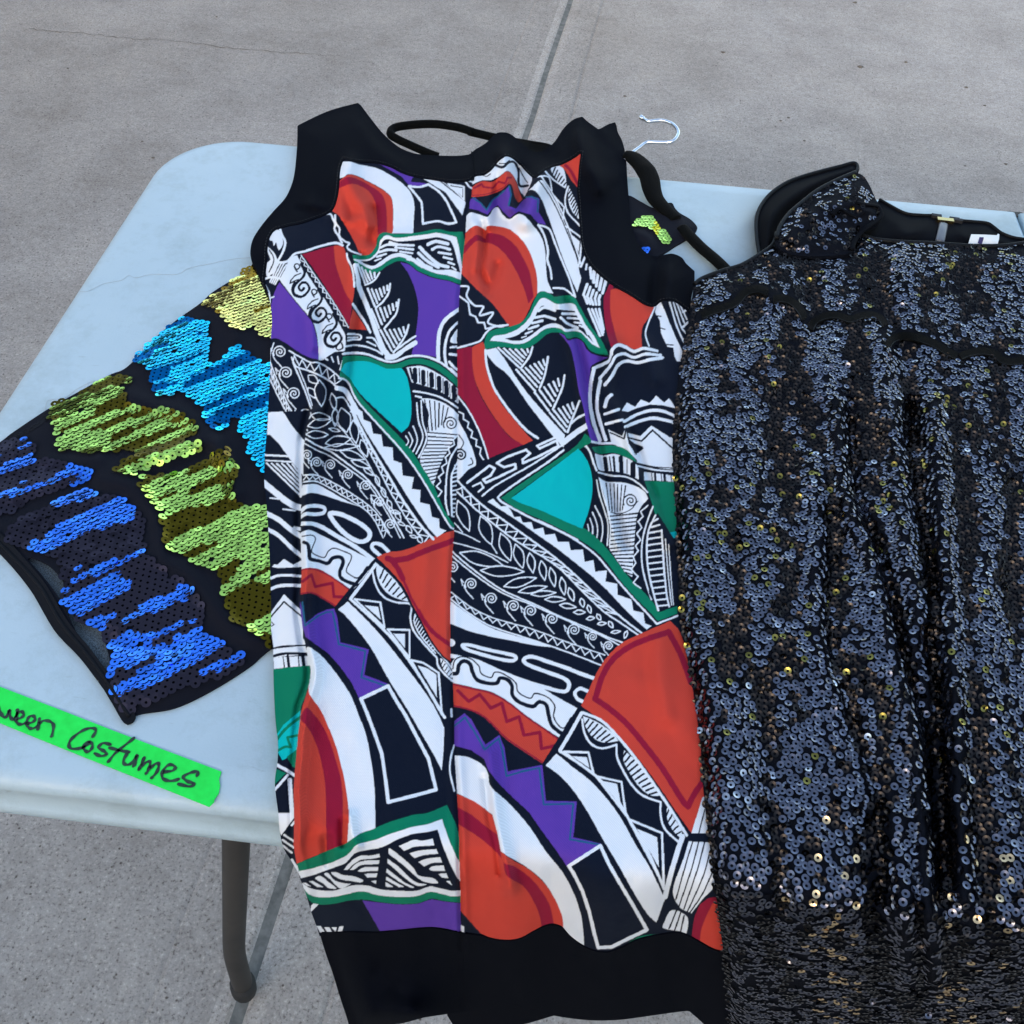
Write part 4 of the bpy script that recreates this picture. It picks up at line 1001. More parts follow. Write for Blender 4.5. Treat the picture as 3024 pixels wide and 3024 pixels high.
# ------------------------------------------------------------------ folding table
TX0, TX1, TY0, TY1, TR = -.146, 1.690, 0.0, .764, .085
def rrect(inset, z, x0=TX0, x1=TX1, n=12):
    r = max(TR - inset, .01); out = []
    for cx, cy, a in ((x1 - inset - r, TY1 - inset - r, 0), (x0 + inset + r, TY1 - inset - r, 90), (x0 + inset + r, TY0 + inset + r, 180), (x1 - inset - r, TY0 + inset + r, 270)):
        for k in range(n + 1):
            w = math.radians(a + 90 * k / n); out.append((cx + r * math.cos(w), cy + r * math.sin(w), z))
    return out
TABLE = empty('folding_table', (.77, .38, 0), 'off-white plastic folding table carrying the three dresses', 'table')
def table_half(a, b, left):
    """one leaf: rounded outer corners, straight inner edge at the fold"""
    lev = [(.030, 0), (.012, -.0003), (.006, -.0012), (.002, -.0042), (0, -.0095), (.0015, -.013), (.0028, -.016), (.0030, -.034), (.0012, -.0365), (0, -.039), (0, -.046), (.002, -.0495), (.006, -.051), (.016, -.051), (.018, -.03)]
    V = []; Fc = []; n = 12
    for ins, dz in lev:
        r = TR - ins; ring = []
        if left:
            ring.append((b - min(ins, .008), TY1 - ins)); cs = ((a + TR, TY1 - TR, 90), (a + TR, TY0 + TR, 180))
        else:
            ring.append((a + min(ins, .008), TY0 + ins)); cs = ((b - TR, TY0 + TR, 270), (b - TR, TY1 - TR, 0))
        for cx, cy, w0 in cs:
            for k in range(n + 1):
                w = math.radians(w0 + 90 * k / n); ring.append((cx + r * math.cos(w), cy + r * math.sin(w)))
        ring.append((b - min(ins, .008), TY0 + ins) if left else (a + min(ins, .008), TY1 - ins))
        V += [(x, y, ZT + dz) for x, y in ring]
    m_ = len(V) // len(lev)
    for i in range(len(lev) - 1):
        for k in range(m_): Fc.append([i * m_ + k, (i + 1) * m_ + k, (i + 1) * m_ + (k + 1) % m_, i * m_ + (k + 1) % m_])
    Fc.append(list(range(m_))); Fc.append(list(range((len(lev) - 1) * m_, len(lev) * m_))[::-1])
    return make('table_leaf', V, Fc, M['plastic'], TABLE, True)
FX = .777
table_half(TX0, FX - .001, True); table_half(FX + .001, TX1, False)
v, f = box_data((FX, TY1 + .001, ZT - .012), (.016, .008, .010)); make('latch', v, f, M['leg_steel'], TABLE, False)
# steel legs: each end a pair of tubes that kick inward above a rubber foot, and a bar between them
pf = on(722., 2925., .012)
def at_y(u, v, y):
    r = rays(u, v); t = (y - CAM[1]) / r[1]; return CAM + r * t
def leg_path(foot, knee, top):
    f_, k_, t_ = np.array(foot), np.array(knee), np.array(top)
    P = np.array([f_, f_ * .5 + k_ * .5, k_, k_ * .75 + t_ * .25, t_]); s = np.array([0, .2, .4, .6, 1]); t = np.linspace(0, 1, 26)
    return np.stack([np.interp(t, s, P[:, a]) for a in range(3)], 1)
ky = float(pf[1]); kn = at_y(690., 2812., ky + .004); tp = at_y(697., 2495., ky + .004); tp = kn + (tp - kn) * ((ZT - .03 - kn[2]) / (tp[2] - kn[2]))
def leg(pts3, flip=False):
    P = pts3.copy()
    for _ in range(3): P[1:-1] = (P[:-2] + 2 * P[1:-1] + P[2:]) / 4
    o = tube('leg', P, .0120, M['leg_steel'], TABLE, 14)
    fp = P[0]; d = P[0] - P[1]; d /= np.linalg.norm(d)
    tube('foot_cap', [fp - d * .030, fp - d * .004, fp + d * .004], [.0150, .0152, .0135], M['rubber'], o, 14)
    return o
base = leg_path(pf, kn, tp)
leg(base)
rear = base.copy(); rear[:, 1] = TY1 - (rear[:, 1] - TY0); leg(rear)
for sgn in (0, 1):
    P = (base if sgn == 0 else rear).copy(); P[:, 0] = TX0 + TX1 - P[:, 0]; leg(P)
for xx in (float(base[14][0]), TX0 + TX1 - float(base[14][0])):
    tube('cross_bar', [(xx, .24, .62), (xx, .54, .62)], .010, M['leg_steel'], TABLE, 10, up=(1, 0, 0))
for yy in (.16, .60):
    tube('rail', [(TX0 + .30, yy, ZT - .04), (TX1 - .30, yy, ZT - .04)], .010, M['leg_steel'], TABLE, 8)

# hairs lying on the plastic
def strand(tile, s, label):
    P = path3(tile, s, .0006, 10); v, f = tube_data(P, .00014, 5); o = make('stray_hair', v, f, M['hair']); tag(o, label, 'hair', None)
strand('N', '445,1080 500,1082 590,1040 690,1020 735,992 775,1005 870,985 1010,985 1080,950 1200,925 1320,900 1425,890', 'long dark hair lying across the bare table beside the printed dress armhole')
strand('N', '255,1770 270,1710 300,1700 370,1690 440,1640 520,1600 570,1590', 'short curled hair on the table above the green sequins')

# ------------------------------------------------------------------ neon tape with handwriting
TAPE = empty('tape_label', tuple(tab(300., 2200., .0006)), 'neon green tape strip with black handwriting reading ween Costumes on the table corner', 'tape')
def flat_poly(name, pts, h, mat_, parent, thick=.0004):
    c = np.array([q[:2] for q in pts]); P = tab(c[:, 0], c[:, 1], h); n = len(P); Q = P.copy(); Q[:, 2] -= thick
    V = np.concatenate([P, Q]); Fc = [list(range(n)), list(range(n, 2 * n))[::-1]] + [[i, n + i, n + (i + 1) % n, (i + 1) % n] for i in range(n)]
    return make(name, V, Fc, mat_, parent, False)
flat_poly('tape_strip', px('Q', '-360,82 0,220 300,335 560,437 800,528 1000,604 1124,651 1112,690 1117,722 1110,762 1088,792 1086,806 1062,830 900,765 700,685 400,566 200,485 0,404 -360,260'), .0009, M['tape'], TAPE, .0005)
STROKES = ['-14,318 0,345 14,370 32,372 46,340 52,372 68,388 84,366 88,338', '80,382 102,380 120,364 110,346 92,350 80,374 84,400 106,412 132,402', '136,406 160,402 178,386 168,368 148,373 136,397 141,422 162,433 190,421',
           '200,382 192,436', '194,412 222,392 256,398 272,420 262,472', '470,474 486,444 470,430 424,440 374,474 350,508 362,534 416,530 452,508',
           '456,500 432,508 424,534 444,550 464,536 468,512 450,500', '560,514 524,506 500,528 526,546 540,562 512,572 480,558', '680,480 640,512 584,558 550,600', '556,530 610,544 656,552',
           '646,556 626,598 640,616 670,606 694,568 688,604 676,626', '732,580 718,612 704,642', '714,626 748,600 762,606 754,640 742,660', '756,638 794,608 806,618 796,652 770,682',
           '822,654 876,646 888,626 858,616 826,648 826,684 862,698 906,690', '1000,672 1004,652 968,656 930,678 952,700 986,712 962,726 906,714']
sv = []
for s in STROKES:
    c = np.array(crv(px('Q', s), 7)); P = tab(c[:, 0], c[:, 1], .00125); T = np.gradient(P, axis=0); T /= np.linalg.norm(T, axis=1, keepdims=True)
    nrm = np.cross(T, (0, 0, 1)); n = len(P); wd = .00095 * (1 + .25 * np.sin(np.arange(n) * .7))[:, None]; V = np.concatenate([P - nrm * wd, P + nrm * wd])
    Fc = [[i, i + 1, n + i + 1, n + i] for i in range(n - 1)]
    k = 8
    for e in (0, n - 1):
        b0 = len(V); V = np.concatenate([V, P[e] + np.array([[1.0 * wd[e, 0] * math.cos(6.283 * j / k), 1.0 * wd[e, 0] * math.sin(6.283 * j / k), .0001] for j in range(k)])]); Fc.append(list(range(b0, b0 + k)))
    sv.append((V, Fc))
V, Fc = join(sv); make('handwriting', V, Fc, M['marker'], TAPE, False)
# ------------------------------------------------------------------ sequins
def ring_template(seg=10, hole=.24, cup=.10):
    V = []; Fc = []
    for r, z in ((1.0, cup), (hole, 0.0)):
        for k in range(seg):
            w = 2 * math.pi * k / seg; V.append((r * math.cos(w), r * math.sin(w), z))
    for k in range(seg): Fc.append([k, (k + 1) % seg, seg + (k + 1) % seg, seg + k])
    return np.array(V), np.array(Fc)
def frames(n, spin):
    a = np.cross(n, np.tile([0.31, 0.95, 0.05], (len(n), 1))); a /= np.linalg.norm(a, axis=1, keepdims=True); b = np.cross(n, a)
    c, s = np.cos(spin)[:, None], np.sin(spin)[:, None]
    return a * c + b * s, -a * s + b * c
def sequin_field(name, Pc, n, r, cols, mats, parent, single_mats, mi, keep=300, cup=.10, hole=.24):
    """the 300 that show largest are pieces of their own, the rest one joined part"""
    T, F0 = ring_template(10, hole, cup); N_ = len(Pc); a, b = frames(n, rng.uniform(0, 6.28, N_)); r = np.broadcast_to(r, (N_,))
    d = Pc - CAM; dist = np.linalg.norm(d, axis=1); face = np.abs(np.sum(d * n, 1)) / dist; u, v_ = project(Pc)
    vis = (u > 12) & (u < 3012) & (v_ > 12) & (v_ < 3012)
    score = np.where(vis, face / dist ** 2 * r ** 2, -1); order = np.argsort(-score); single = np.zeros(N_, bool); single[order[:keep]] = True
    rest = ~single
    Vr = (Pc[rest, None] + r[rest, None, None] * (T[None, :, :1] * a[rest, None] + T[None, :, 1:2] * b[rest, None] + T[None, :, 2:] * n[rest, None])).reshape(-1, 3)
    Fr = (F0[None] + (np.arange(rest.sum()) * len(T))[:, None, None]).reshape(-1, 4)
    o = make(name + 's', Vr, Fr, mats, parent, True, np.repeat(cols[rest], len(T), 0)); tag(o, kind='stuff')
    meshes = {}
    for i in np.nonzero(single)[0]:
        k = int(mi[i])
        if k not in meshes:
            me = bpy.data.meshes.new(name); me.from_pydata(T.tolist(), [], F0.tolist()); me.materials.append(single_mats[k])
            me.polygons.foreach_set('use_smooth', np.ones(len(me.polygons), dtype=bool)); meshes[k] = me
        q = bpy.data.objects.new(name, meshes[k]); COL.objects.link(q); mw = Matrix.Identity(4)
        for x in range(3): mw[x][0], mw[x][1], mw[x][2], mw[x][3] = a[i][x] * r[i], b[i][x] * r[i], n[i][x] * r[i], Pc[i][x]
        q.parent = parent; q.matrix_parent_inverse = Matrix.Translation(parent.location).inverted(); q.matrix_basis = mw
    return o
def tilt(n, t):
    m = n + t; return m / np.linalg.norm(m, axis=1, keepdims=True)

# ------------------------------------------------------------------ rainbow sequin dress (lowest)
RB = empty('rainbow_sequin_dress', tuple(tab(400., 1450., .004)), 'sheer black net dress with gold, cyan, green and blue sequin waves under the printed dress', 'dress')
rb_out = [(p[0] * 3024 / 1932, p[1] * 3024 / 1932) for p in crv([(505, 490), (478, 507), (440, 527), (400, 552), (378, 572), (330, 606), (290, 640), (240, 692), (205, 708), (150, 738), (90, 772), (25, 815), (0, 834), (-70, 880), (-90, 980), (-40, 1015),
          (0, 1045), (55, 1110), (100, 1185), (150, 1240), (195, 1300, 1), (232, 1361, 1), (262, 1347), (330, 1335), (400, 1302), (470, 1258), (515, 1222), (640, 1150, 1), (640, 520, 1)], 6, True)]
ridg = [(px('O', '0,800 250,720 450,640 640,600 800,640'), 30, 2.5), (px('O', '60,880 300,800 560,700'), 26, -1.5), (px('O', '640,680 820,720 960,860 1010,1050 1040,1180 1200,1280 1330,1450 1500,1640 1700,1730'), 24, 4),
        (px('O', '840,160 1000,210 1160,270 1300,400 1420,560 1500,760'), 26, 5), (px('O', '860,560 1040,520 1250,440'), 20, 4), (px('O', '980,640 1200,560 1330,500'), 18, -3), (px('O', '1440,560 1400,520 1380,440'), 22, 4),
        (px('O', '300,560 480,560 640,540'), 20, 3), (px('N', '1060,1240 1200,1190 1340,1330'), 26, 3), (px('O', '640,1650 800,1750 1100,1760'), 22, -2), (px('O', '560,1260 760,1180 960,1180'), 40, 2)]
RBC = Cloth(rb_out, .0022, .0048, 30, ridg, .0008, 21)
sheer1 = crv(px('O', '168,1170 260,1195 330,1240 400,1330 402,1420 480,1560 560,1600 640,1640 690,1800 705,1960 640,1930 560,1800 480,1640 380,1440 280,1300'), 5, True)
sheer2 = crv(px('O', '1700,1700 1780,1700 1780,1760 1700,1790 1560,1880 1560,1830 1490,1780 1380,1700 1500,1740'), 5, True)
# the net is cut out where only a single sheer layer lies on the table
def cut(poly, hole):                            # bridge the hole into the outline
    p = [q[:2] for q in poly]; h = [q[:2] for q in hole]
    i, j = min(((a, b) for a in range(len(p)) for b in range(len(h))), key=lambda ab: (p[ab[0]][0] - h[ab[1]][0]) ** 2 + (p[ab[0]][1] - h[ab[1]][1]) ** 2)
    area = lambda s: sum(s[k][0] * s[(k + 1) % len(s)][1] - s[(k + 1) % len(s)][0] * s[k][1] for k in range(len(s)))
    hh = h[j:] + h[:j + 1]
    if area(p) * area(h) > 0: hh = hh[::-1]
    return p[:i + 1] + hh + p[i:]
sheet('net_body', cut(rb_out, sheer1), RBC, 6, M['net'], RB, 0, .0015)
sheet('sheer_panel', sheer1, RBC, 6, M['sheer'], RB, -.0012, 0)
sheet('sheer_edge', crv(px('O', '0,452 130,380 240,310 305,235 325,250 310,300 200,370 100,420 0,480'), 5, True), RBC, 5, M['sheer'], RB, .0006, 0)
hb = px('V', '-40,1010 0,1042 58,1112 100,1186 150,1240 196,1300 233,1362 255,1352 238,1322 214,1286 172,1226 128,1172 88,1105 52,1060 0,1005 -40,985')
sheet('hem_band', crv(hb, 5, True), RBC, 5, M['band'], RB, .0012, .002)
for s in ('-20,1008 20,1046 76,1108 116,1176 162,1232 206,1292 244,1352',):
    tube('stitched_ridge', path3('V', s, 0, 8, RBC, .0014), .0012, M['band'], RB, 6)
for s in ('310,238 200,300 90,370 0,440', '305,560 520,520 760,540'):
    pass
ZONES = [('gold', 'N', '1440,935 1345,1010 1250,1090 1160,1150 1230,1200 1290,1250 1340,1310 1420,1290 1440,1270 1490,1340 1560,1370 1640,1380 1640,1000 1480,950'),
         ('cyan', 'N', '1060,1232 960,1300 860,1370 770,1460 770,1490 850,1520 870,1640 960,1705 1030,1650 1160,1760 1170,1840 1250,1880 1300,1860 1310,1800 1400,1820 1350,1850 1400,1940 1470,2080 1640,2160 1640,1520 1520,1500 1450,1470 1350,1400 1290,1460 1200,1500 1190,1400 1195,1270 1120,1258'),
         ('green', 'O', '310,236 500,150 650,50 780,28 830,50 800,140 820,200 880,210 960,230 1060,240 1150,270 1255,330 1230,400 1150,440 1280,450 1270,490 1100,540 900,620 820,660 740,640 720,610 780,560 850,520 760,500 640,520 540,520 380,490 360,400'),
         ('green', 'O', '865,690 960,660 1130,640 1280,580 1430,478 1490,600 1480,700 1500,790 1550,860 1690,850 1780,1000 1780,1690 1640,1690 1530,1620 1440,1560 1420,1400 1380,1270 1250,1210 1130,1160 1050,1110 1020,980 990,880 930,780'),
         ('blue', 'O', '-80,520 0,470 100,420 190,450 240,510 200,560 300,550 420,570 560,620 585,660 440,720 300,760 150,830 60,920 20,880 -60,900'),
         ('blue', 'O', '480,760 560,740 640,790 760,800 860,860 910,960 900,1080 960,1180 1040,1240 1050,1300 1150,1320 1260,1420 1290,1490 1270,1620 1350,1700 1500,1770 1545,1820 1480,1900 1200,2000 900,2110 790,2150 700,2000 700,1800 640,1620 520,1600 400,1450 400,1300 350,1180 250,1150 130,1110 50,1060 50,1000 200,900 300,860')]
TINT = {'gold': (1.0, .80, .20), 'cyan': (.01, .66, .95), 'green': (.52, .76, .14), 'blue': (.065, .26, 1.0)}
DARK_REFL = {'gold': (.42, .22, .012), 'cyan': (.0, .13, .34), 'green': (.12, .085, .008), 'blue': (.050, .040, .052)}  # reflections of dark surroundings, painted as sequin colour
# rows of sequins run diagonally over the skirt; combs of them tilt
names = list(TINT); rP, rN, rC, rK, rLit = [], [], [], [], []
row_a = tab(500., 1600.); row_b = tab(980., 1370.); rd = (row_b - row_a)[:2]; rd /= np.linalg.norm(rd); rn = np.array([-rd[1], rd[0]])
PITCH, ROWS, RAD = .0056, .0040, .0033
org = tab(400., 1400.)[:2]
ij = np.stack(np.meshgrid(np.arange(-90, 110), np.arange(-110, 110)), -1).reshape(-1, 2)
s_ = ij[:, 0] * PITCH + (ij[:, 1] % 2) * PITCH * .5; t_ = ij[:, 1] * ROWS
s_ = s_ + .0009 * vnoise(ij[:, 1] * .7, ij[:, 0] * .1, 3) + rng.normal(0, .00025, len(s_)); t_ = t_ + .0030 * vnoise(s_ * 22, t_ * 22, 4) + rng.normal(0, .00025, len(s_))
xy = org + s_[:, None] * rd + t_[:, None] * rn
uu, vv_ = project(np.column_stack([xy, np.full(len(xy), ZT + .005)]))
for zi, (zn, tile, pts) in enumerate(ZONES):
    k = inside(crv(px(tile, pts), 4, True), uu, vv_) & (rng.random(len(uu)) > .015)
    u, v = uu[k], vv_[k]; n = RBC.Nrm(u, v)
    f = vnoise(s_[k] / .058 + zi * 7.3, t_[k] / .0080 + 3 * zi, 11) + .5 * vnoise(s_[k] / .030, t_[k] / .0041, 12) + .5 * vnoise(s_[k] / .13, t_[k] / .055 + zi, 13)
    lit = f > {'gold': -.5, 'cyan': -.32, 'green': -.2, 'blue': .12}[zn]
    jit = rng.normal(0, .028, (k.sum(), 3)); across = np.column_stack([np.tile(rn, (k.sum(), 1)), np.zeros(k.sum())])
    n2 = tilt(n, jit + across * np.where(lit, .11, -.10)[:, None])
    rP.append(RBC.P(u, v) + n * (.0016 + .0001 * rng.random(k.sum()))[:, None]); rN.append(n2)
    base = np.where(lit[:, None], TINT[zn], DARK_REFL[zn]) * rng.uniform(.72, 1.2, (k.sum(), 1)) * (1 + .25 * vnoise(s_[k] / .02, t_[k] / .004, 19))[:, None]; rC.append(base)
    rK.append(np.full(k.sum(), names.index(zn) * 2)+ np.where(lit, 0, 1))
rP, rN, rC, rK = map(np.concatenate, (rP, rN, rC, rK))
sequin_mat('sequin_dyed', (.5, .5, .5), .17, True)
SM = []
for nme in names:
    SM += [sequin_mat('sequin_' + nme, TINT[nme], .17), sequin_mat('sequin_' + nme + '_dark_reflection', DARK_REFL[nme], .22)]
sequin_field('sequin', rP, rN, RAD, rC, M['sequin_dyed'], RB, SM, rK, cup=.03, hole=.28)
# the dress's top end and straps, seen beyond the printed dress
top_out = crv(px('K', '520,800 620,790 700,830 800,880 860,855 925,842 950,880 985,915 1060,960 1107,1012 1098,1045 1035,1098 960,1142 860,1205 790,1228 700,1190 560,1200 480,1000'), 6, True)
TPC = Cloth(top_out, .0025, .0060, 22, [(px('K', '640,820 760,880 850,860'), 16, 4), (px('K', '840,900 960,960 1080,1000'), 14, 3), (px('K', '680,1050 760,1100 770,1180'), 12, 3)], .0006, 31)
sheet('bodice', top_out, TPC, 5, M['net'], RB, 0, .003)
tp_ = []
for s, cn in (('640,1005 700,960 765,935 800,985 830,1020 860,1045 915,1085 880,1140 830,1110 790,1050 740,1020 660,1030', 'green'), ('705,1165 740,1170 770,1195 740,1205', 'blue')):
    poly = crv(px('K', s), 4, True); c = np.array(poly); g = np.stack(np.meshgrid(np.arange(c[:, 0].min(), c[:, 0].max(), 10.5), np.arange(c[:, 1].min(), c[:, 1].max(), 8.0)), -1).reshape(-1, 2)
    g[:, 0] += (np.round(g[:, 1] / 8) % 2) * 5; k = inside(poly, g[:, 0], g[:, 1]); u, v = g[k, 0], g[k, 1]; n = TPC.Nrm(u, v)
    P_ = TPC.P(u, v) + n * .0015; n2 = tilt(n, rng.normal(0, .06, n.shape)); T, F0 = ring_template(10); a_, b_ = frames(n2, rng.uniform(0, 6, len(u)))
    Vr = (P_[:, None] + .0030 * (T[None, :, :1] * a_[:, None] + T[None, :, 1:2] * b_[:, None] + T[None, :, 2:] * n2[:, None])).reshape(-1, 3)
    Fr = (F0[None] + (np.arange(len(u)) * len(T))[:, None, None]).reshape(-1, 4); cc_ = np.array([TINT[cn]] * len(u)) * rng.uniform(.85, 1.1, (len(u), 1))
    gold = (np.abs(u - px('K', '815,1040')[0][0]) < 9) & (cn == 'green'); cc_[gold] = (.75, .62, .02)
    o = make('bodice_sequins', Vr, Fr, M['sequin_dyed'], RB, True, np.repeat(cc_, len(T), 0)); tag(o, kind='stuff')
tube('strap', np.concatenate([path3('A', '1640,450 1560,420 1400,350 1300,302 1250,262 1290,212 1450,188 1620,184 1800,210 1932,252', [.000, .002, .006, .009, .010, .009, .008, .006], 8), path3('B', '100,245 300,292 450,325 600,352 740,378 790,420', [.005, .001, .0, .0, .0], 8)]), .0046, M['velvet'], RB, 10)
tube('strap', path3('K', '1000,1020 1060,1085 1140,1165 1240,1250 1320,1330 1400,1420', .0055, 8), .0066, M['velvet'], RB, 10, .6)

# ------------------------------------------------------------------ hanger
HG = empty('coat_hanger', tuple(tab(1870., 450., .012)), 'metal hook and black velvet arm of a hanger poking out behind the printed dress', 'hanger')
tube('hook', path3('K', '590,540 640,490 700,445 750,412 830,413 900,412 945,395 972,352 962,312 925,277 860,256 800,258 760,262 735,250 708,233', [.010, .013, .020, .024, .022, .02], 6), .0021, M['chrome'], HG, 8)
tube('hook_tip', path3('K', '725,244 714,237 704,231', .0200, 3), .0029, M['chrome'], HG, 8)
P_ = path3('K', '590,500 650,520 720,585 765,660 785,750 815,820 880,890 960,960', [.012, .012, .008, .006], 7)
tube('arm', P_, np.interp(np.linspace(0, 1, len(P_)), [0, .12, .35, .7, 1], [.007, .0095, .0115, .0095, .007]), M['velvet'], HG, 12, .5)

# ------------------------------------------------------------------ printed dress (middle)
PD = empty('printed_dress', tuple(tab(1350., 1500., .010)), 'sleeveless dress printed with red, purple, teal and black-and-white tribal shapes, black yoke and hem', 'dress')
left_sil = px('A', '262,1590 280,1700 285,1800') + px('C', '285,150 275,300 270,500 262,700 250,900 240,1060 225,1250 222,1450 235,1560') + px('E', '105,20 115,150 130,450 140,800 140,1000 155,1180 160,1400 170,1650') \
    + px('G', '100,150 112,250 110,400 88,560 95,680 115,830 130,1000 160,1120 215,1210 270,1310 310,1410 350,1520 385,1640 430,1760')
hem_top = px('I', '205,1070 350,1064 500,1062 650,1068 790,1065 1000,1045 1200,1028 1300,1027 1450,1050 1550,1068 1700,1090') + px('J', '50,385 120,410 240,422 330,405 430,350 520,312 600,325 660,390 760,462 850,495 930,500 1020,470 1120,420 1260,385 1400,365 1480,385 1560,430 1650,480 1740,500 1800,505')
right_edge = [(2190, 2755), (2165, 2567), (2140, 2379), (2125, 2191), (2095, 1972), (2070, 1847), (2060, 1690), (2052, 1503), (2042, 1330), (2052, 1190), (2060, 1064), (2066, 960)]
arm_outer_l = px('A', '262,1590 230,1530 190,1450 150,1350 118,1290 108,1220 130,1120 200,1010 290,900 390,790 440,690 465,600 480,480 490,340 !492,195 740,78 !985,10')
neck = px('A', '1010,30 1100,150 1200,270 1320,370 1440,420 1560,435 1780,442 !1895,430') + px('B', '!150,388 230,340 310,265 360,250 430,262 520,330 600,400 670,412 740,375 800,320 870,215 950,145 !1020,122')
arm_outer_r = px('B', '1060,160 1150,225 1260,310 !1352,375 1368,430 1380,500 1388,640 1400,800 1415,980 1450,1100 1500,1190 1570,1250 1640,1260 1700,1245 1760,1240 1830,1270') + px('K', '1030,1275 !1090,1330 1087,1430 1065,1520 1060,1640')
inner = [(2036, 925), (2026, 912), (1997, 892), (1977, 886), (1952, 890), (1930, 905), (1904, 898), (1864, 872), (1821, 847), (1785, 822), (1749, 789), (1729, 758), (1720, 735), (1714, 699), (1712, 662), (1709, 626), (1707, 590), (1704, 561),
         (1707, 525), (1710, 488), (1716, 447, 1), (1698, 463), (1658, 485), (1633, 492), (1604, 507), (1578, 525), (1553, 507), (1531, 481), (1509, 465), (1491, 462), (1470, 478), (1455, 497), (1433, 514), (1404, 519), (1388, 533, 1), (1370, 535), (1330, 537), (1280, 530),
         (1225, 521), (1189, 510), (1153, 492), (1109, 480), (1062, 478), (1028, 472), (1016, 468, 1), (1010, 480), (1004, 503), (1001, 535), (997, 572), (990, 601), (981, 619), (968, 630), (932, 644), (888, 659), (852, 666), (825, 674),
         (809, 680), (795, 702), (789, 728), (787, 771), (781, 825), (788, 850)]
inner_c = crv(inner, 4)
yoke_out = crv(arm_outer_l, 5) + crv(neck, 5) + crv(arm_outer_r, 5) + inner_c
# the print runs a little under the yoke
ic = np.array(inner_c); tn = np.gradient(ic, axis=0); tn /= np.linalg.norm(tn, axis=1, keepdims=True) + 1e-9
shift = ic + 7 * np.stack([-tn[:, 1], tn[:, 0]], 1)
if inside(yoke_out, shift[30:31, 0], shift[30:31, 1])[0] == False: shift = ic - 7 * np.stack([-tn[:, 1], tn[:, 0]], 1)
shift = [tuple(q) for q in shift[3:-3]]
body_out = crv(left_sil, 4) + [(a, b + 8) for a, b in crv(hem_top, 4)] + crv(right_edge, 4) + shift
hem_out = crv(px('I', '205,1068 260,1250 330,1450 400,1680 460,1860') + [(1034, 3040, 1)], 4) + [(1034, 3040), (1190, 3022)] + crv(px('I', '1200,1870 1400,1840 1550,1815') + [(1400, 2985), (1445, 2966), (1494, 2961), (1545, 2972), (1600, 2990), (1656, 3003), (1741, 3013), (1826, 3012), (1912, 3001), (2023, 2986), (2042, 2992), (2090, 3035)], 4) + [(2200, 3090), (2200, 2815)] + crv(hem_top, 4)[::-1]
whole = crv(arm_outer_l, 3)[::-1][:0] + crv(left_sil, 3) + [(961, 2812), (1004, 2946), (1040, 3060), (2240, 3120)] + crv(right_edge, 3) + crv(arm_outer_r, 3)[::-1] + crv(neck, 3)[::-1] + crv(arm_outer_l, 3)[::-1]
seam2 = [q[:2] for q in SEAM]
fl = [(a + 15, b) for a, b, *_ in FOLD]; fv = [(a - 9, b) for a, b, *_ in FOLD]
prin_r = px('D', '850,-40 880,120 915,240 960,380 1000,560 1040,760 1075,900 1115,1110 1140,1260 1175,1400 1240,1600 1290,1800 1330,1960')
prin_l = px('A', '960,1250 965,1400 955,1560 935,1700 910,1850') + px('C', '895,260 860,460 832,640 800,780 745,950 700,1150 640,1300')
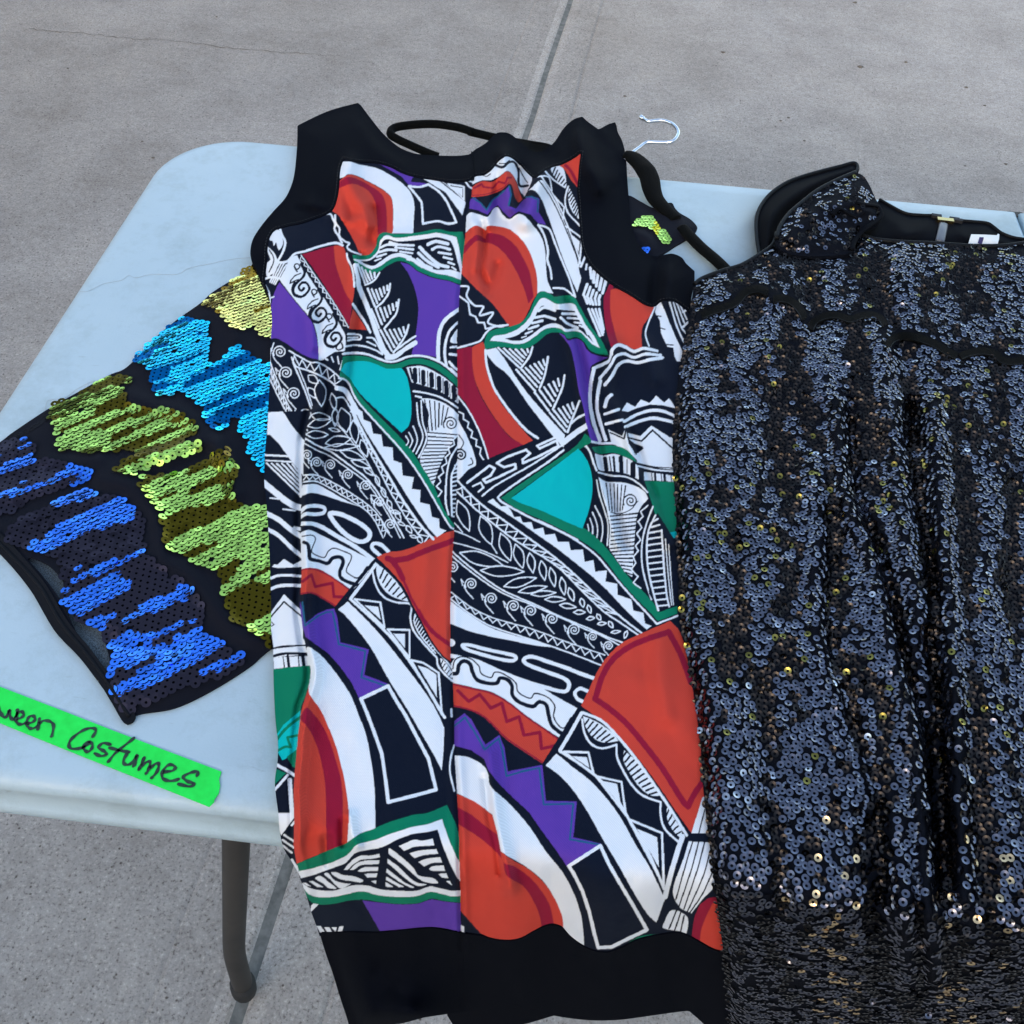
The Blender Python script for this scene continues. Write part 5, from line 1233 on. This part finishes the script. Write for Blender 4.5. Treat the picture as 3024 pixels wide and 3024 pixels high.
rp = [([(a, b) for a, b in seam2], 7, -2.2), ([(a - 14, b) for a, b in seam2], 12, 1.6), ([(a + 14, b) for a, b in seam2], 12, 1.8),
      (fl, 15, 10.15), (fv, 9, -5.8), (prin_r, 11, 7.25), ([(a + 24, b) for a, b, *_ in prin_r], 13, -6.525), (prin_l, 12, 5.8), ([(a + 20, b) for a, b, *_ in prin_l], 12, -5.075),
      (px('B', '380,440 400,600 420,720 440,860'), 24, 21.75), (px('B', '500,560 520,700 500,830'), 18, -10.15), (px('B', '690,600 640,720 600,860 560,980'), 30, 17.4), (px('B', '290,560 260,800 240,1000'), 18, 10.15),
      (px('B', '215,1000 212,1200 190,1360 235,1480'), 11, -7.25), (px('B', '150,1000 170,1180 160,1350'), 16, 5.8), (px('B', '330,1330 300,1450 250,1550'), 14, -5.075),
      (px('A', '920,500 915,620 960,760 1040,880 1085,1000'), 24, 11.6), (px('A', '1110,880 1120,1000 1110,1130'), 16, -8.7), (px('A', '850,620 830,760 850,900'), 24, 7.25), (px('A', '880,960 930,980 1000,960'), 14, 4.35),
      (px('A', '1140,1110 1300,1090 1450,1080 1640,1050'), 16, 4.35), (px('A', '620,840 720,900 800,960'), 20, 5.075), (px('A', '500,880 640,900 760,900'), 12, -3.625), (px('A', '1050,200 1150,360 1300,480'), 26, 5.8),
      (px('B', '1020,130 1000,300 1060,500 1150,700'), 28, 13.05), (px('B', '1170,240 1300,370 1365,440'), 16, 7.25), (px('B', '640,400 720,440 780,440'), 22, -7.25), (px('B', '1100,560 1240,620 1370,560'), 26, 5.8), (px('B', '1620,1300 1610,1480 1600,1640'), 18, -8.7), (px('B', '1740,1250 1740,1450 1720,1600'), 24, 10.15),
      (px('D', '1290,320 1310,420 1270,560 1250,700 1300,850 1400,1000'), 22, 10.15), (px('D', '1230,440 1210,600 1230,760'), 14, -7.25), (px('D', '1560,360 1600,480 1640,600'), 30, 8.7), (px('D', '1400,1050 1460,1220 1520,1400 1600,1560 1660,1750 1760,1950'), 14, 8.7), (px('D', '1430,1020 1500,1200 1560,1380 1640,1560'), 12, -5.8),
      (px('C', '640,440 660,600 690,800 640,900'), 12, 7.25), (px('C', '690,470 720,640 740,800 700,920'), 10, -5.8), (px('C', '560,1160 700,1140 860,1200'), 20, 2), (px('C', '650,60 660,250 650,420'), 12, -5.8), (px('C', '600,60 625,200 640,330'), 16, 5.8),
      (px('E', '1400,350 1380,700 1300,900'), 26, 3.625), (px('F', '1700,1100 1720,1400 1760,1700'), 34, 4.35), (px('F', '1600,900 1560,1300'), 30, -2), (px('H', '280,300 300,560 330,800 370,1000 430,1250'), 22, 8.7), (px('H', '250,480 280,740 330,950 360,1150'), 12, -5.8),
      (px('G', '700,860 720,1000 760,1100'), 16, 5.8), (px('G', '640,900 640,1080'), 12, -4.35), (px('G', '500,1050 520,1250'), 16, -4.35),
      ([(1500, 2640), (1500, 2780), (1480, 2960)], 60, 3.5), ([(1622, 2600), (1625, 2740), (1620, 2980)], 50, -3), ([(1780, 2600), (1790, 2810), (1760, 3010)], 70, 4.5), ([(1985, 2650), (1990, 2760), (2010, 2980)], 48, -4), ([(1200, 2640), (1220, 2760), (1200, 3000)], 70, 3), ([(1345, 2780), (1365, 2985)], 22, -2), ([(960, 3050), (1200, 3070)], 150, 40)]
PDC = Cloth(whole, .0085, .0160, 46, rp, .0022, 41, k=.013)
sheet('printed_panel', body_out, PDC, 1.9, M['print'], PD, 0, .007, dye_at)
sheet('yoke', yoke_out, PDC, 5, M['crepe'], PD, .0011, .007)
sheet('hem_facing', hem_out, PDC, 6, M['crepe'], PD, .0012, .003)
tube('neck_notch', path3('B', '!118,410 135,470 140,560 132,640', 0, 5, PDC, .0012), .0008, M['crepe'], PD, 5)
tube('hem_seam', path3('I', '1560,1068 1572,1200 1570,1450 1562,1640 1550,1812', 0, 8, PDC, .0010), .00045, M['crepe'], PD, 5)
sheet('back_shoulder', crv(px('B', '1100,200 1150,225 1230,185 !1288,168 1300,200 1310,250 1345,320 1368,420 1330,420 1200,330'), 5, True), PDC, 5, M['crepe'], PD, -.004, .004)
sheet('back_neck', crv(px('B', '470,310 560,322 680,335 730,352 745,380 700,430 640,440 560,420'), 5, True), PDC, 5, M['velvet'], PD, -.004, .003)
def stitches(path, cl, ex, par, gap=9.0, ln=5.0):
    c = np.array(path); d = np.r_[0, np.cumsum(np.hypot(*np.diff(c, axis=0).T))]; out = []
    for s0 in np.arange(3, d[-1] - ln, gap):
        a_, b_ = [np.array([np.interp(q, d, c[:, 0]), np.interp(q, d, c[:, 1])]) for q in (s0, s0 + ln)]
        out.append(tube_data(cl.P(np.array([a_[0], b_[0]]), np.array([a_[1], b_[1]]), ex), .00035, 4))
    v, f = join(out); o = make('stitching', v, f, M['thread_pale'], par); tag(o, kind='stuff')
ofs = np.array(inner_c); tt = np.gradient(ofs, axis=0); tt /= np.linalg.norm(tt, axis=1, keepdims=True) + 1e-9; nn_ = np.stack([-tt[:, 1], tt[:, 0]], 1)
if not inside(yoke_out, (ofs + 7 * nn_)[30:31, 0], (ofs + 7 * nn_)[30:31, 1])[0]: nn_ = -nn_
stitches([tuple(q) for q in ofs + 6 * nn_], PDC, .0014, PD)
# the back of the skirt, glimpsed under the lifted front hem
bk = Cloth([(1300, 2760), (1300, 3200), (1800, 3200), (1800, 2760)], -.006, -.006, 30)
sheet('back_hem', [(1330, 2800), (1320, 2998), (1340, 3030), (1400, 3042), (1480, 3038), (1560, 3022), (1640, 2998), (1660, 2800)], bk, 8, M['crepe'], PD, 0, 0)

# ------------------------------------------------------------------ black sequin dress (on top, right)
BD = empty('black_sequin_dress', tuple(tab(2600., 1600., .016)), 'black sequin dress with velvet ribbon trim lying at the right over the printed dress', 'dress')
b_left = [(2150, 3024), (2136, 2817), (2129, 2755), (2105, 2567), (2082, 2379), (2066, 2191), (2035, 1972), (2013, 1847), (2004, 1690), (1996, 1503), (1986, 1330), (1996, 1190), (2011, 1064), (2035, 939), (2049, 845)]
arm_edge = px('K', '1092,1422 1150,1382 1280,1332 1420,1290 1540,1222 1640,1150 1668,1080')
strap_edge = px('M', '405,640 425,565 480,485 560,415 650,345 760,285 !892,228')
neck_edge = px('M', '870,705 900,640 935,620 1030,645 1200,660 1400,668 1600,682 1800,682 1932,665 2090,645')
bd_out = [(2156, 3085)] + crv(b_left, 4) + crv(arm_edge, 4) + crv(px('M', '400,660 460,715 560,728 700,728 820,718'), 4) + crv(neck_edge, 4) + [(3120, 690), (3125, 1500), (3120, 3110)]
S = lambda s: px('S', s)
fr = [(S('985,0 990,150 1030,480 1180,860 1270,1250 1380,1680 1400,1930 1440,2400 1480,2900'), 23.2875, 7.43256), (S('1045,0 1050,180 1090,480 1215,800 1310,1250 1430,1640 1460,1932 1500,2500'), 23.2875, -6.81318),
      (S('1270,0 1280,200 1290,420 1330,700 1390,1000 1380,1200'), 27.945, 5.57442), (S('1355,0 1380,250 1400,500 1460,800 1480,1000'), 24.84, -5.57442), (S('1480,0 1500,300 1520,600 1545,900 1575,1250 1590,1600 1600,1932 1640,2500'), 24.84, 6.81318), (S('1440,1150 1480,1400 1505,1700 1530,1932 1560,2400'), 24.84, -6.81318),
      (S('930,560 960,760 940,1000 960,1300 1060,1600 1180,1932 1220,2500'), 27.945, -4.95504), (S('870,300 880,700 880,1000 900,1250 980,1500'), 31.05, 4.33566), (S('1120,900 1180,1250 1280,1500 1330,1800'), 34.155, 4.33566), (S('1780,500 1760,900 1740,1300 1800,1700 1850,2300'), 62.1, 3.71628), (S('1880,400 1830,700 1850,1000'), 40.365, -3.71628),
      (S('700,0 680,200 700,420'), 52.785, -3.0969), (S('520,200 560,500 640,900 760,1300'), 77.625, 3.0969), (S('300,1300 420,1700 480,2200'), 93.15, 2.47752), (S('620,1500 650,1932 700,2500'), 40.365, -3.0969),
      (px('M', '420,780 480,900 420,1000'), 37.26, 4.33566), (px('M', '540,800 600,960 620,1200'), 40.365, -3.71628), (px('M', '1180,680 1200,800 1150,950'), 46.575, 4.95504), (px('M', '1030,760 1050,900 1080,1150'), 37.26, -4.33566), (px('M', '1400,760 1300,900 1250,1150'), 62.1, 3.0969),
      (px('M', '300,950 380,1000 330,1300'), 31.05, 4.33566), (px('M', '560,1100 640,1300 700,1600'), 31.05, 3.71628), (px('M', '620,1180 640,1300'), 24.84, -3.71628), (px('M', '1040,1180 1060,1350 1060,1800'), 27.945, 4.95504), (px('M', '1180,1300 1230,1600 1210,1900'), 31.05, -4.95504), (px('M', '500,720 650,735 830,730'), 21.735, -3.71628),
      (S('1300,2100 1330,2500 1340,2900'), 34.155, 4.95504), (S('1130,2100 1160,2600'), 37.26, -4.33566)]
BDC = Cloth(bd_out, .0150, .0235, 30, fr, .0020, 61, k=.015)
sheet('sequin_panel', bd_out, BDC, 6, M['blackcloth'], BD, 0, .013)
st_out = crv(px('M', '395,660 405,640 425,565 480,485 560,415 650,345 760,285 !892,228 940,250 980,310 1020,400 1055,450 1050,512 960,560 905,620 868,720 700,745 520,738 430,705'), 5, True)
STC = Cloth(st_out, .022, .030, 30, [(px('M', '900,240 700,360 500,560'), 60, 9), (px('M', '960,300 980,420 940,540'), 24, 6), (px('M', '560,600 700,640 840,640'), 40, -6), (px('M', '760,440 880,420 960,460'), 14, 4)], .001, 71)
sheet('strap_front', st_out, STC, 5, M['blackcloth'], BD, 0, .010)
lb_out = crv(px('M', '300,745 290,680 280,600 285,490 345,382 450,300 560,255 700,215 800,190 !880,170 !912,192 900,235 760,295 650,360 560,430 480,500 430,580 415,650 385,720 345,740'), 5, True)
LBC = Cloth(lb_out, .010, .024, 30, [(px('M', '380,420 560,300 800,215'), 18, -4)], .0005, 81)
sheet('strap_lining', lb_out, LBC, 5, M['lining'], BD, 0, .006)
bl_out = crv(px('M', '1000,480 1040,395 1100,430 1200,480 1300,492 1380,495 1480,520 1600,530 1700,540 1740,562 1790,600 1860,628 1932,640 2100,650 2100,720 1800,720 1400,710 1100,700 930,690 930,590'), 5, True)
BLC = Cloth(bl_out, .004, .009, 26, [(px('M', '1330,520 1250,600 1200,660'), 20, 5), (px('M', '1500,540 1560,620 1570,690'), 16, 4), (px('M', '1120,470 1180,560 1170,660'), 24, 4), (px('M', '1640,560 1720,600 1820,640'), 18, 3), (px('M', '1420,530 1405,660'), 12, -3)], .0006, 91)
sheet('back_lining', bl_out, BLC, 5, M['lining'], BD, 0, .004)
tube('piping', path3('K', '1092,1422 1150,1382 1280,1332 1420,1290 1540,1222 1640,1150 1668,1085', 0, 6, BDC, .001), .0024, M['piping'], BD, 8)
tube('piping', np.concatenate([path3('K', '1668,1085 1674,1060', 0, 3, STC, .0), path3('M', '405,640 425,565 480,485 560,415 650,345 760,285 892,228', 0, 6, STC, .0012)]), .0024, M['piping'], BD, 8)
tube('piping', path3('M', '300,745 282,620 285,490 345,382 450,300 560,255 700,215 800,190 880,170 905,195 898,228', 0, 6, LBC, .001), .0020, M['piping'], BD, 8)
tube('piping', path3('M', '935,618 1030,645 1200,660 1400,668 1600,682 1800,682 1932,665 2100,640', 0, 6, BDC, .001), .0023, M['piping'], BD, 8)
tube('piping', path3('M', '1040,395 1100,430 1200,480 1300,492 1380,495 1420,512 1480,520 1600,530 1700,540 1740,562 1790,600 1860,628 1932,640', 0, 6, BLC, .001), .0016, M['piping'], BD, 8)
tube('loose_tape', path3('M', '870,705 885,650 940,585 1020,525 1050,490 1030,440 960,425 900,415', 0, 6, STC, .003), .0026, M['lining'], BD, 8, .5)
tube('loose_tape', path3('M', '750,490 790,450 850,480 900,500 950,470', 0, 6, STC, .002), .0024, M['lining'], BD, 8, .5)
# zip and label inside the back
zp = path3('M', '1436,545 1425,600 1412,655', 0, 6, BLC, .002); tube('zip_tape', zp, .0046, M['zip'], BD, 8, .35)
v, f = box_data(BLC.P(np.array(px('M', '1445,526')[0][0]), np.array(px('M', '1445,526')[0][1]), .003), (.0165, .0055, .004), -.05); make('zip_slider', v, f, M['brass'], BD, False)
for q in ('1390,500', '1500,520', '1520,527'):
    w = px('M', q)[0]; v, f = box_data(BLC.P(np.array(w[0]), np.array(w[1]), .002), (.010, .004, .004), -.1); make('zip_fold', v, f, M['thread'], BD, False)
lt = px('M', '1606,610 1690,612 1765,616 1770,607 1781,608 1778,640 1768,676 1680,682 1588,676')
lab = sheet('care_label', [q[:2] for q in lt], BLC, 3, M['label_white'], BD, .0035, .0006)
lv = []
for s, w in (('1098,1300 1098,1300', 0), ):
    pass
def ribbon_flat(name, tile, s, w, cl, ex, mt, par):
    P = path3(tile, s, 0, 4, cl, ex); T = np.gradient(P, axis=0); T /= np.linalg.norm(T, axis=1, keepdims=True); nn = np.cross(T, (0, -.2, 1)); n = len(P)
    return make(name, np.concatenate([P - nn * w, P + nn * w]), [[i, i + 1, n + i + 1, n + i] for i in range(n - 1)], mt, par, False)
ribbon_flat('lettering', 'Z', '1125,1300 1112,1350 1090,1415', .0020, BLC, .0040, M['ink'], lab)
ribbon_flat('lettering', 'Z', '1085,1296 1125,1300 1165,1298', .0006, BLC, .0042, M['ink'], lab)
ribbon_flat('lettering', 'Z', '1160,1310 1150,1340 1140,1370', .0004, BLC, .0041, M['ink'], lab)
# velvet ribbons sewn in scallops across the bust
def ribbon(tile, s, w):
    c = np.array(crv(px(tile, s), 8)); k = TILE[tile][2] * w / 2.6; t = np.gradient(c, axis=0); t /= np.linalg.norm(t, axis=1, keepdims=True); nn = np.stack([-t[:, 1], t[:, 0]], 1)
    poly = [tuple(q) for q in c + nn * k] + [tuple(q) for q in (c - nn * k)[::-1]]
    rb = sheet('velvet_ribbon', poly, BDC, 5, M['velvet'], BD, .0026, .003)
    lo = c - nn * k * .98 if (nn[:, 1].mean() < 0) else c + nn * k * .98
    v, f = tube_data(BDC.P(lo[:, 0], lo[:, 1], .0022), .0006, 5); make('ribbon_edge', v, f, M['piping'], rb)
ribbon('M', '-60,1110 0,1085 80,1060 150,1030 215,965 290,945 350,965', 62)
ribbon('M', '385,1010 440,1005 500,1025 550,1075 580,1130', 60)
ribbon('M', '612,1195 640,1145 710,1112 790,1112 860,1135 925,1112 1000,1108 1050,1130 1075,1170', 54)
ribbon('M', '1085,1300 1120,1255 1190,1235 1270,1245 1380,1285 1460,1335 1520,1360', 60)
ribbon('M', '1540,1362 1600,1340 1680,1330 1750,1345 1800,1385 1870,1395 1960,1380 2080,1390', 58)
# sequins sewn on in wandering chains
class Grid:
    def __init__(s, c): s.c = c; s.d = {}
    def ok(s, p, r):
        k = tuple(int(math.floor(a / s.c)) for a in p)
        for i in (-1, 0, 1):
            for j in (-1, 0, 1):
                for l in (-1, 0, 1):
                    for q in s.d.get((k[0] + i, k[1] + j, k[2] + l), ()):
                        if (q[0] - p[0]) ** 2 + (q[1] - p[1]) ** 2 + (q[2] - p[2]) ** 2 < r * r: return False
        return True
    def add(s, p): s.d.setdefault(tuple(int(math.floor(a / s.c)) for a in p), []).append(p)
def chains(outline, cl, seeds, length, dmin, margin):
    """many short random walks over the cloth, thinned so that sequins hardly overlap"""
    p = np.asarray([q[:2] for q in outline], float); lo, hi = p.min(0), p.max(0); hi = np.minimum(hi, (3120, 3120))
    U, V = [], []
    su = rng.uniform(lo[0], hi[0], seeds); sv_ = rng.uniform(lo[1], hi[1], seeds); ang = rng.uniform(0, 6.28, seeds)
    for _ in range(length):
        U.append(su.copy()); V.append(sv_.copy())
        e = 4.0; P0 = cl.P(su, sv_); su_s = np.linalg.norm(cl.P(su + e, sv_) - P0, axis=1) / e; sv_s = np.linalg.norm(cl.P(su, sv_ + e) - P0, axis=1) / e
        ang = ang + rng.normal(0, .85, seeds); stp = .0043
        su = su + np.cos(ang) * stp / su_s; sv_ = sv_ + np.sin(ang) * stp / np.maximum(sv_s, .00012)
    U = np.array(U).T.ravel(); V = np.array(V).T.ravel()
    k = inside(outline, U, V) & (seg_dist(outline, U, V, closed=True) > margin) & (U < 3130) & (V < 3130); U, V = U[k], V[k]
    P = cl.P(U, V); g = Grid(dmin); keep = []
    for i in range(len(U)):
        q = tuple(P[i])
        if g.ok(q, dmin): g.add(q); keep.append(i)
    return U[keep], V[keep]
ribs = [crv(px('M', s), 5) for s in ('-60,1110 0,1085 80,1060 150,1030 215,965 290,945 350,965', '385,1010 440,1005 500,1025 550,1075 580,1130', '612,1195 640,1145 710,1112 790,1112 860,1135 925,1112 1000,1108 1050,1130 1075,1170', '1085,1300 1120,1255 1190,1235 1270,1245 1380,1285 1460,1335 1520,1360', '1540,1362 1600,1340 1680,1330 1750,1345 1800,1385 1870,1395 1960,1380 2080,1390')]
U, V = chains(bd_out, BDC, 6500, 9, .0036, 4)
far = np.ones(len(U), bool)
for r_ in ribs: far &= seg_dist(r_, U, V) > 13
U, V = U[far], V[far]
n = BDC.Nrm(U, V, 6.0); Pq = BDC.P(U, V) + n * rng.uniform(.0008, .0020, len(U))[:, None]
su, sv_ = chains(st_out, STC, 300, 9, .0040, 8); k = rng.random(len(su)) < .6; su, sv_ = su[k], sv_[k]; ns = STC.Nrm(su, sv_)
Pq = np.concatenate([Pq, STC.P(su, sv_) + ns * .0013]); n = np.concatenate([n, ns]); U = np.concatenate([U, su]); V = np.concatenate([V, sv_])
patch = .8 * vnoise((U - .12 * V) / 42, V / 210, 101) + .75 * vnoise(U / 30, V / 24, 102)
hf = BDC.sample(U, V) - sum(BDC.sample(U + q, V) for q in (-75, -40, 0, 40, 75)) / 5      # valleys of the long folds turn away and take a painted dark reflection
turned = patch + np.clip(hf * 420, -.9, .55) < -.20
kup = np.zeros(len(n))
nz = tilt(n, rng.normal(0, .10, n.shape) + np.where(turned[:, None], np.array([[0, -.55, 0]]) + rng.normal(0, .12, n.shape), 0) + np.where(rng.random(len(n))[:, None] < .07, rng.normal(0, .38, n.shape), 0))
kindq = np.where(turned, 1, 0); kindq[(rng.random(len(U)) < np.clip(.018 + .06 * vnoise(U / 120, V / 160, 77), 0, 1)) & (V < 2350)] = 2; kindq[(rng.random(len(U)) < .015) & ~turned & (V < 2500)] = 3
low = np.clip((V - 2380) / 350, 0, 1) * np.clip(1.3 * np.exp(-((U - 2440 - .06 * (V - 2500)) / 70) ** 2) + 1.3 * np.exp(-((U - 2830) / 60) ** 2) + .5 * np.exp(-((U - 2990) / 70) ** 2), 0, 1)
kindq[rng.random(len(U)) < .20 * low] = 4  # warm glints painted along the lower folds
PALQ = np.array([(.140, .142, .175), (.026, .023, .022), (.24, .20, .05), (.42, .43, .46), (.80, .56, .30)])  # base tone, then dark reflection and glints painted as sequin colours
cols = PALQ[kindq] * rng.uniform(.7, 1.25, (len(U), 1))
SB = [sequin_mat('sequin_black', tuple(PALQ[0]), .18), sequin_mat('sequin_dark_reflection', tuple(PALQ[1]), .2), sequin_mat('sequin_yellow_glint', tuple(PALQ[2]), .18), sequin_mat('sequin_bright_glint', tuple(PALQ[3]), .15), sequin_mat('sequin_bronze_glint', tuple(PALQ[4]), .15)]; sequin_mat('sequin_black_joined', (.2, .2, .2), .18, True)
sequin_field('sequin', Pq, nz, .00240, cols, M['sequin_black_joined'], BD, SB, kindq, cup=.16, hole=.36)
print('sequins', len(rP), len(U))
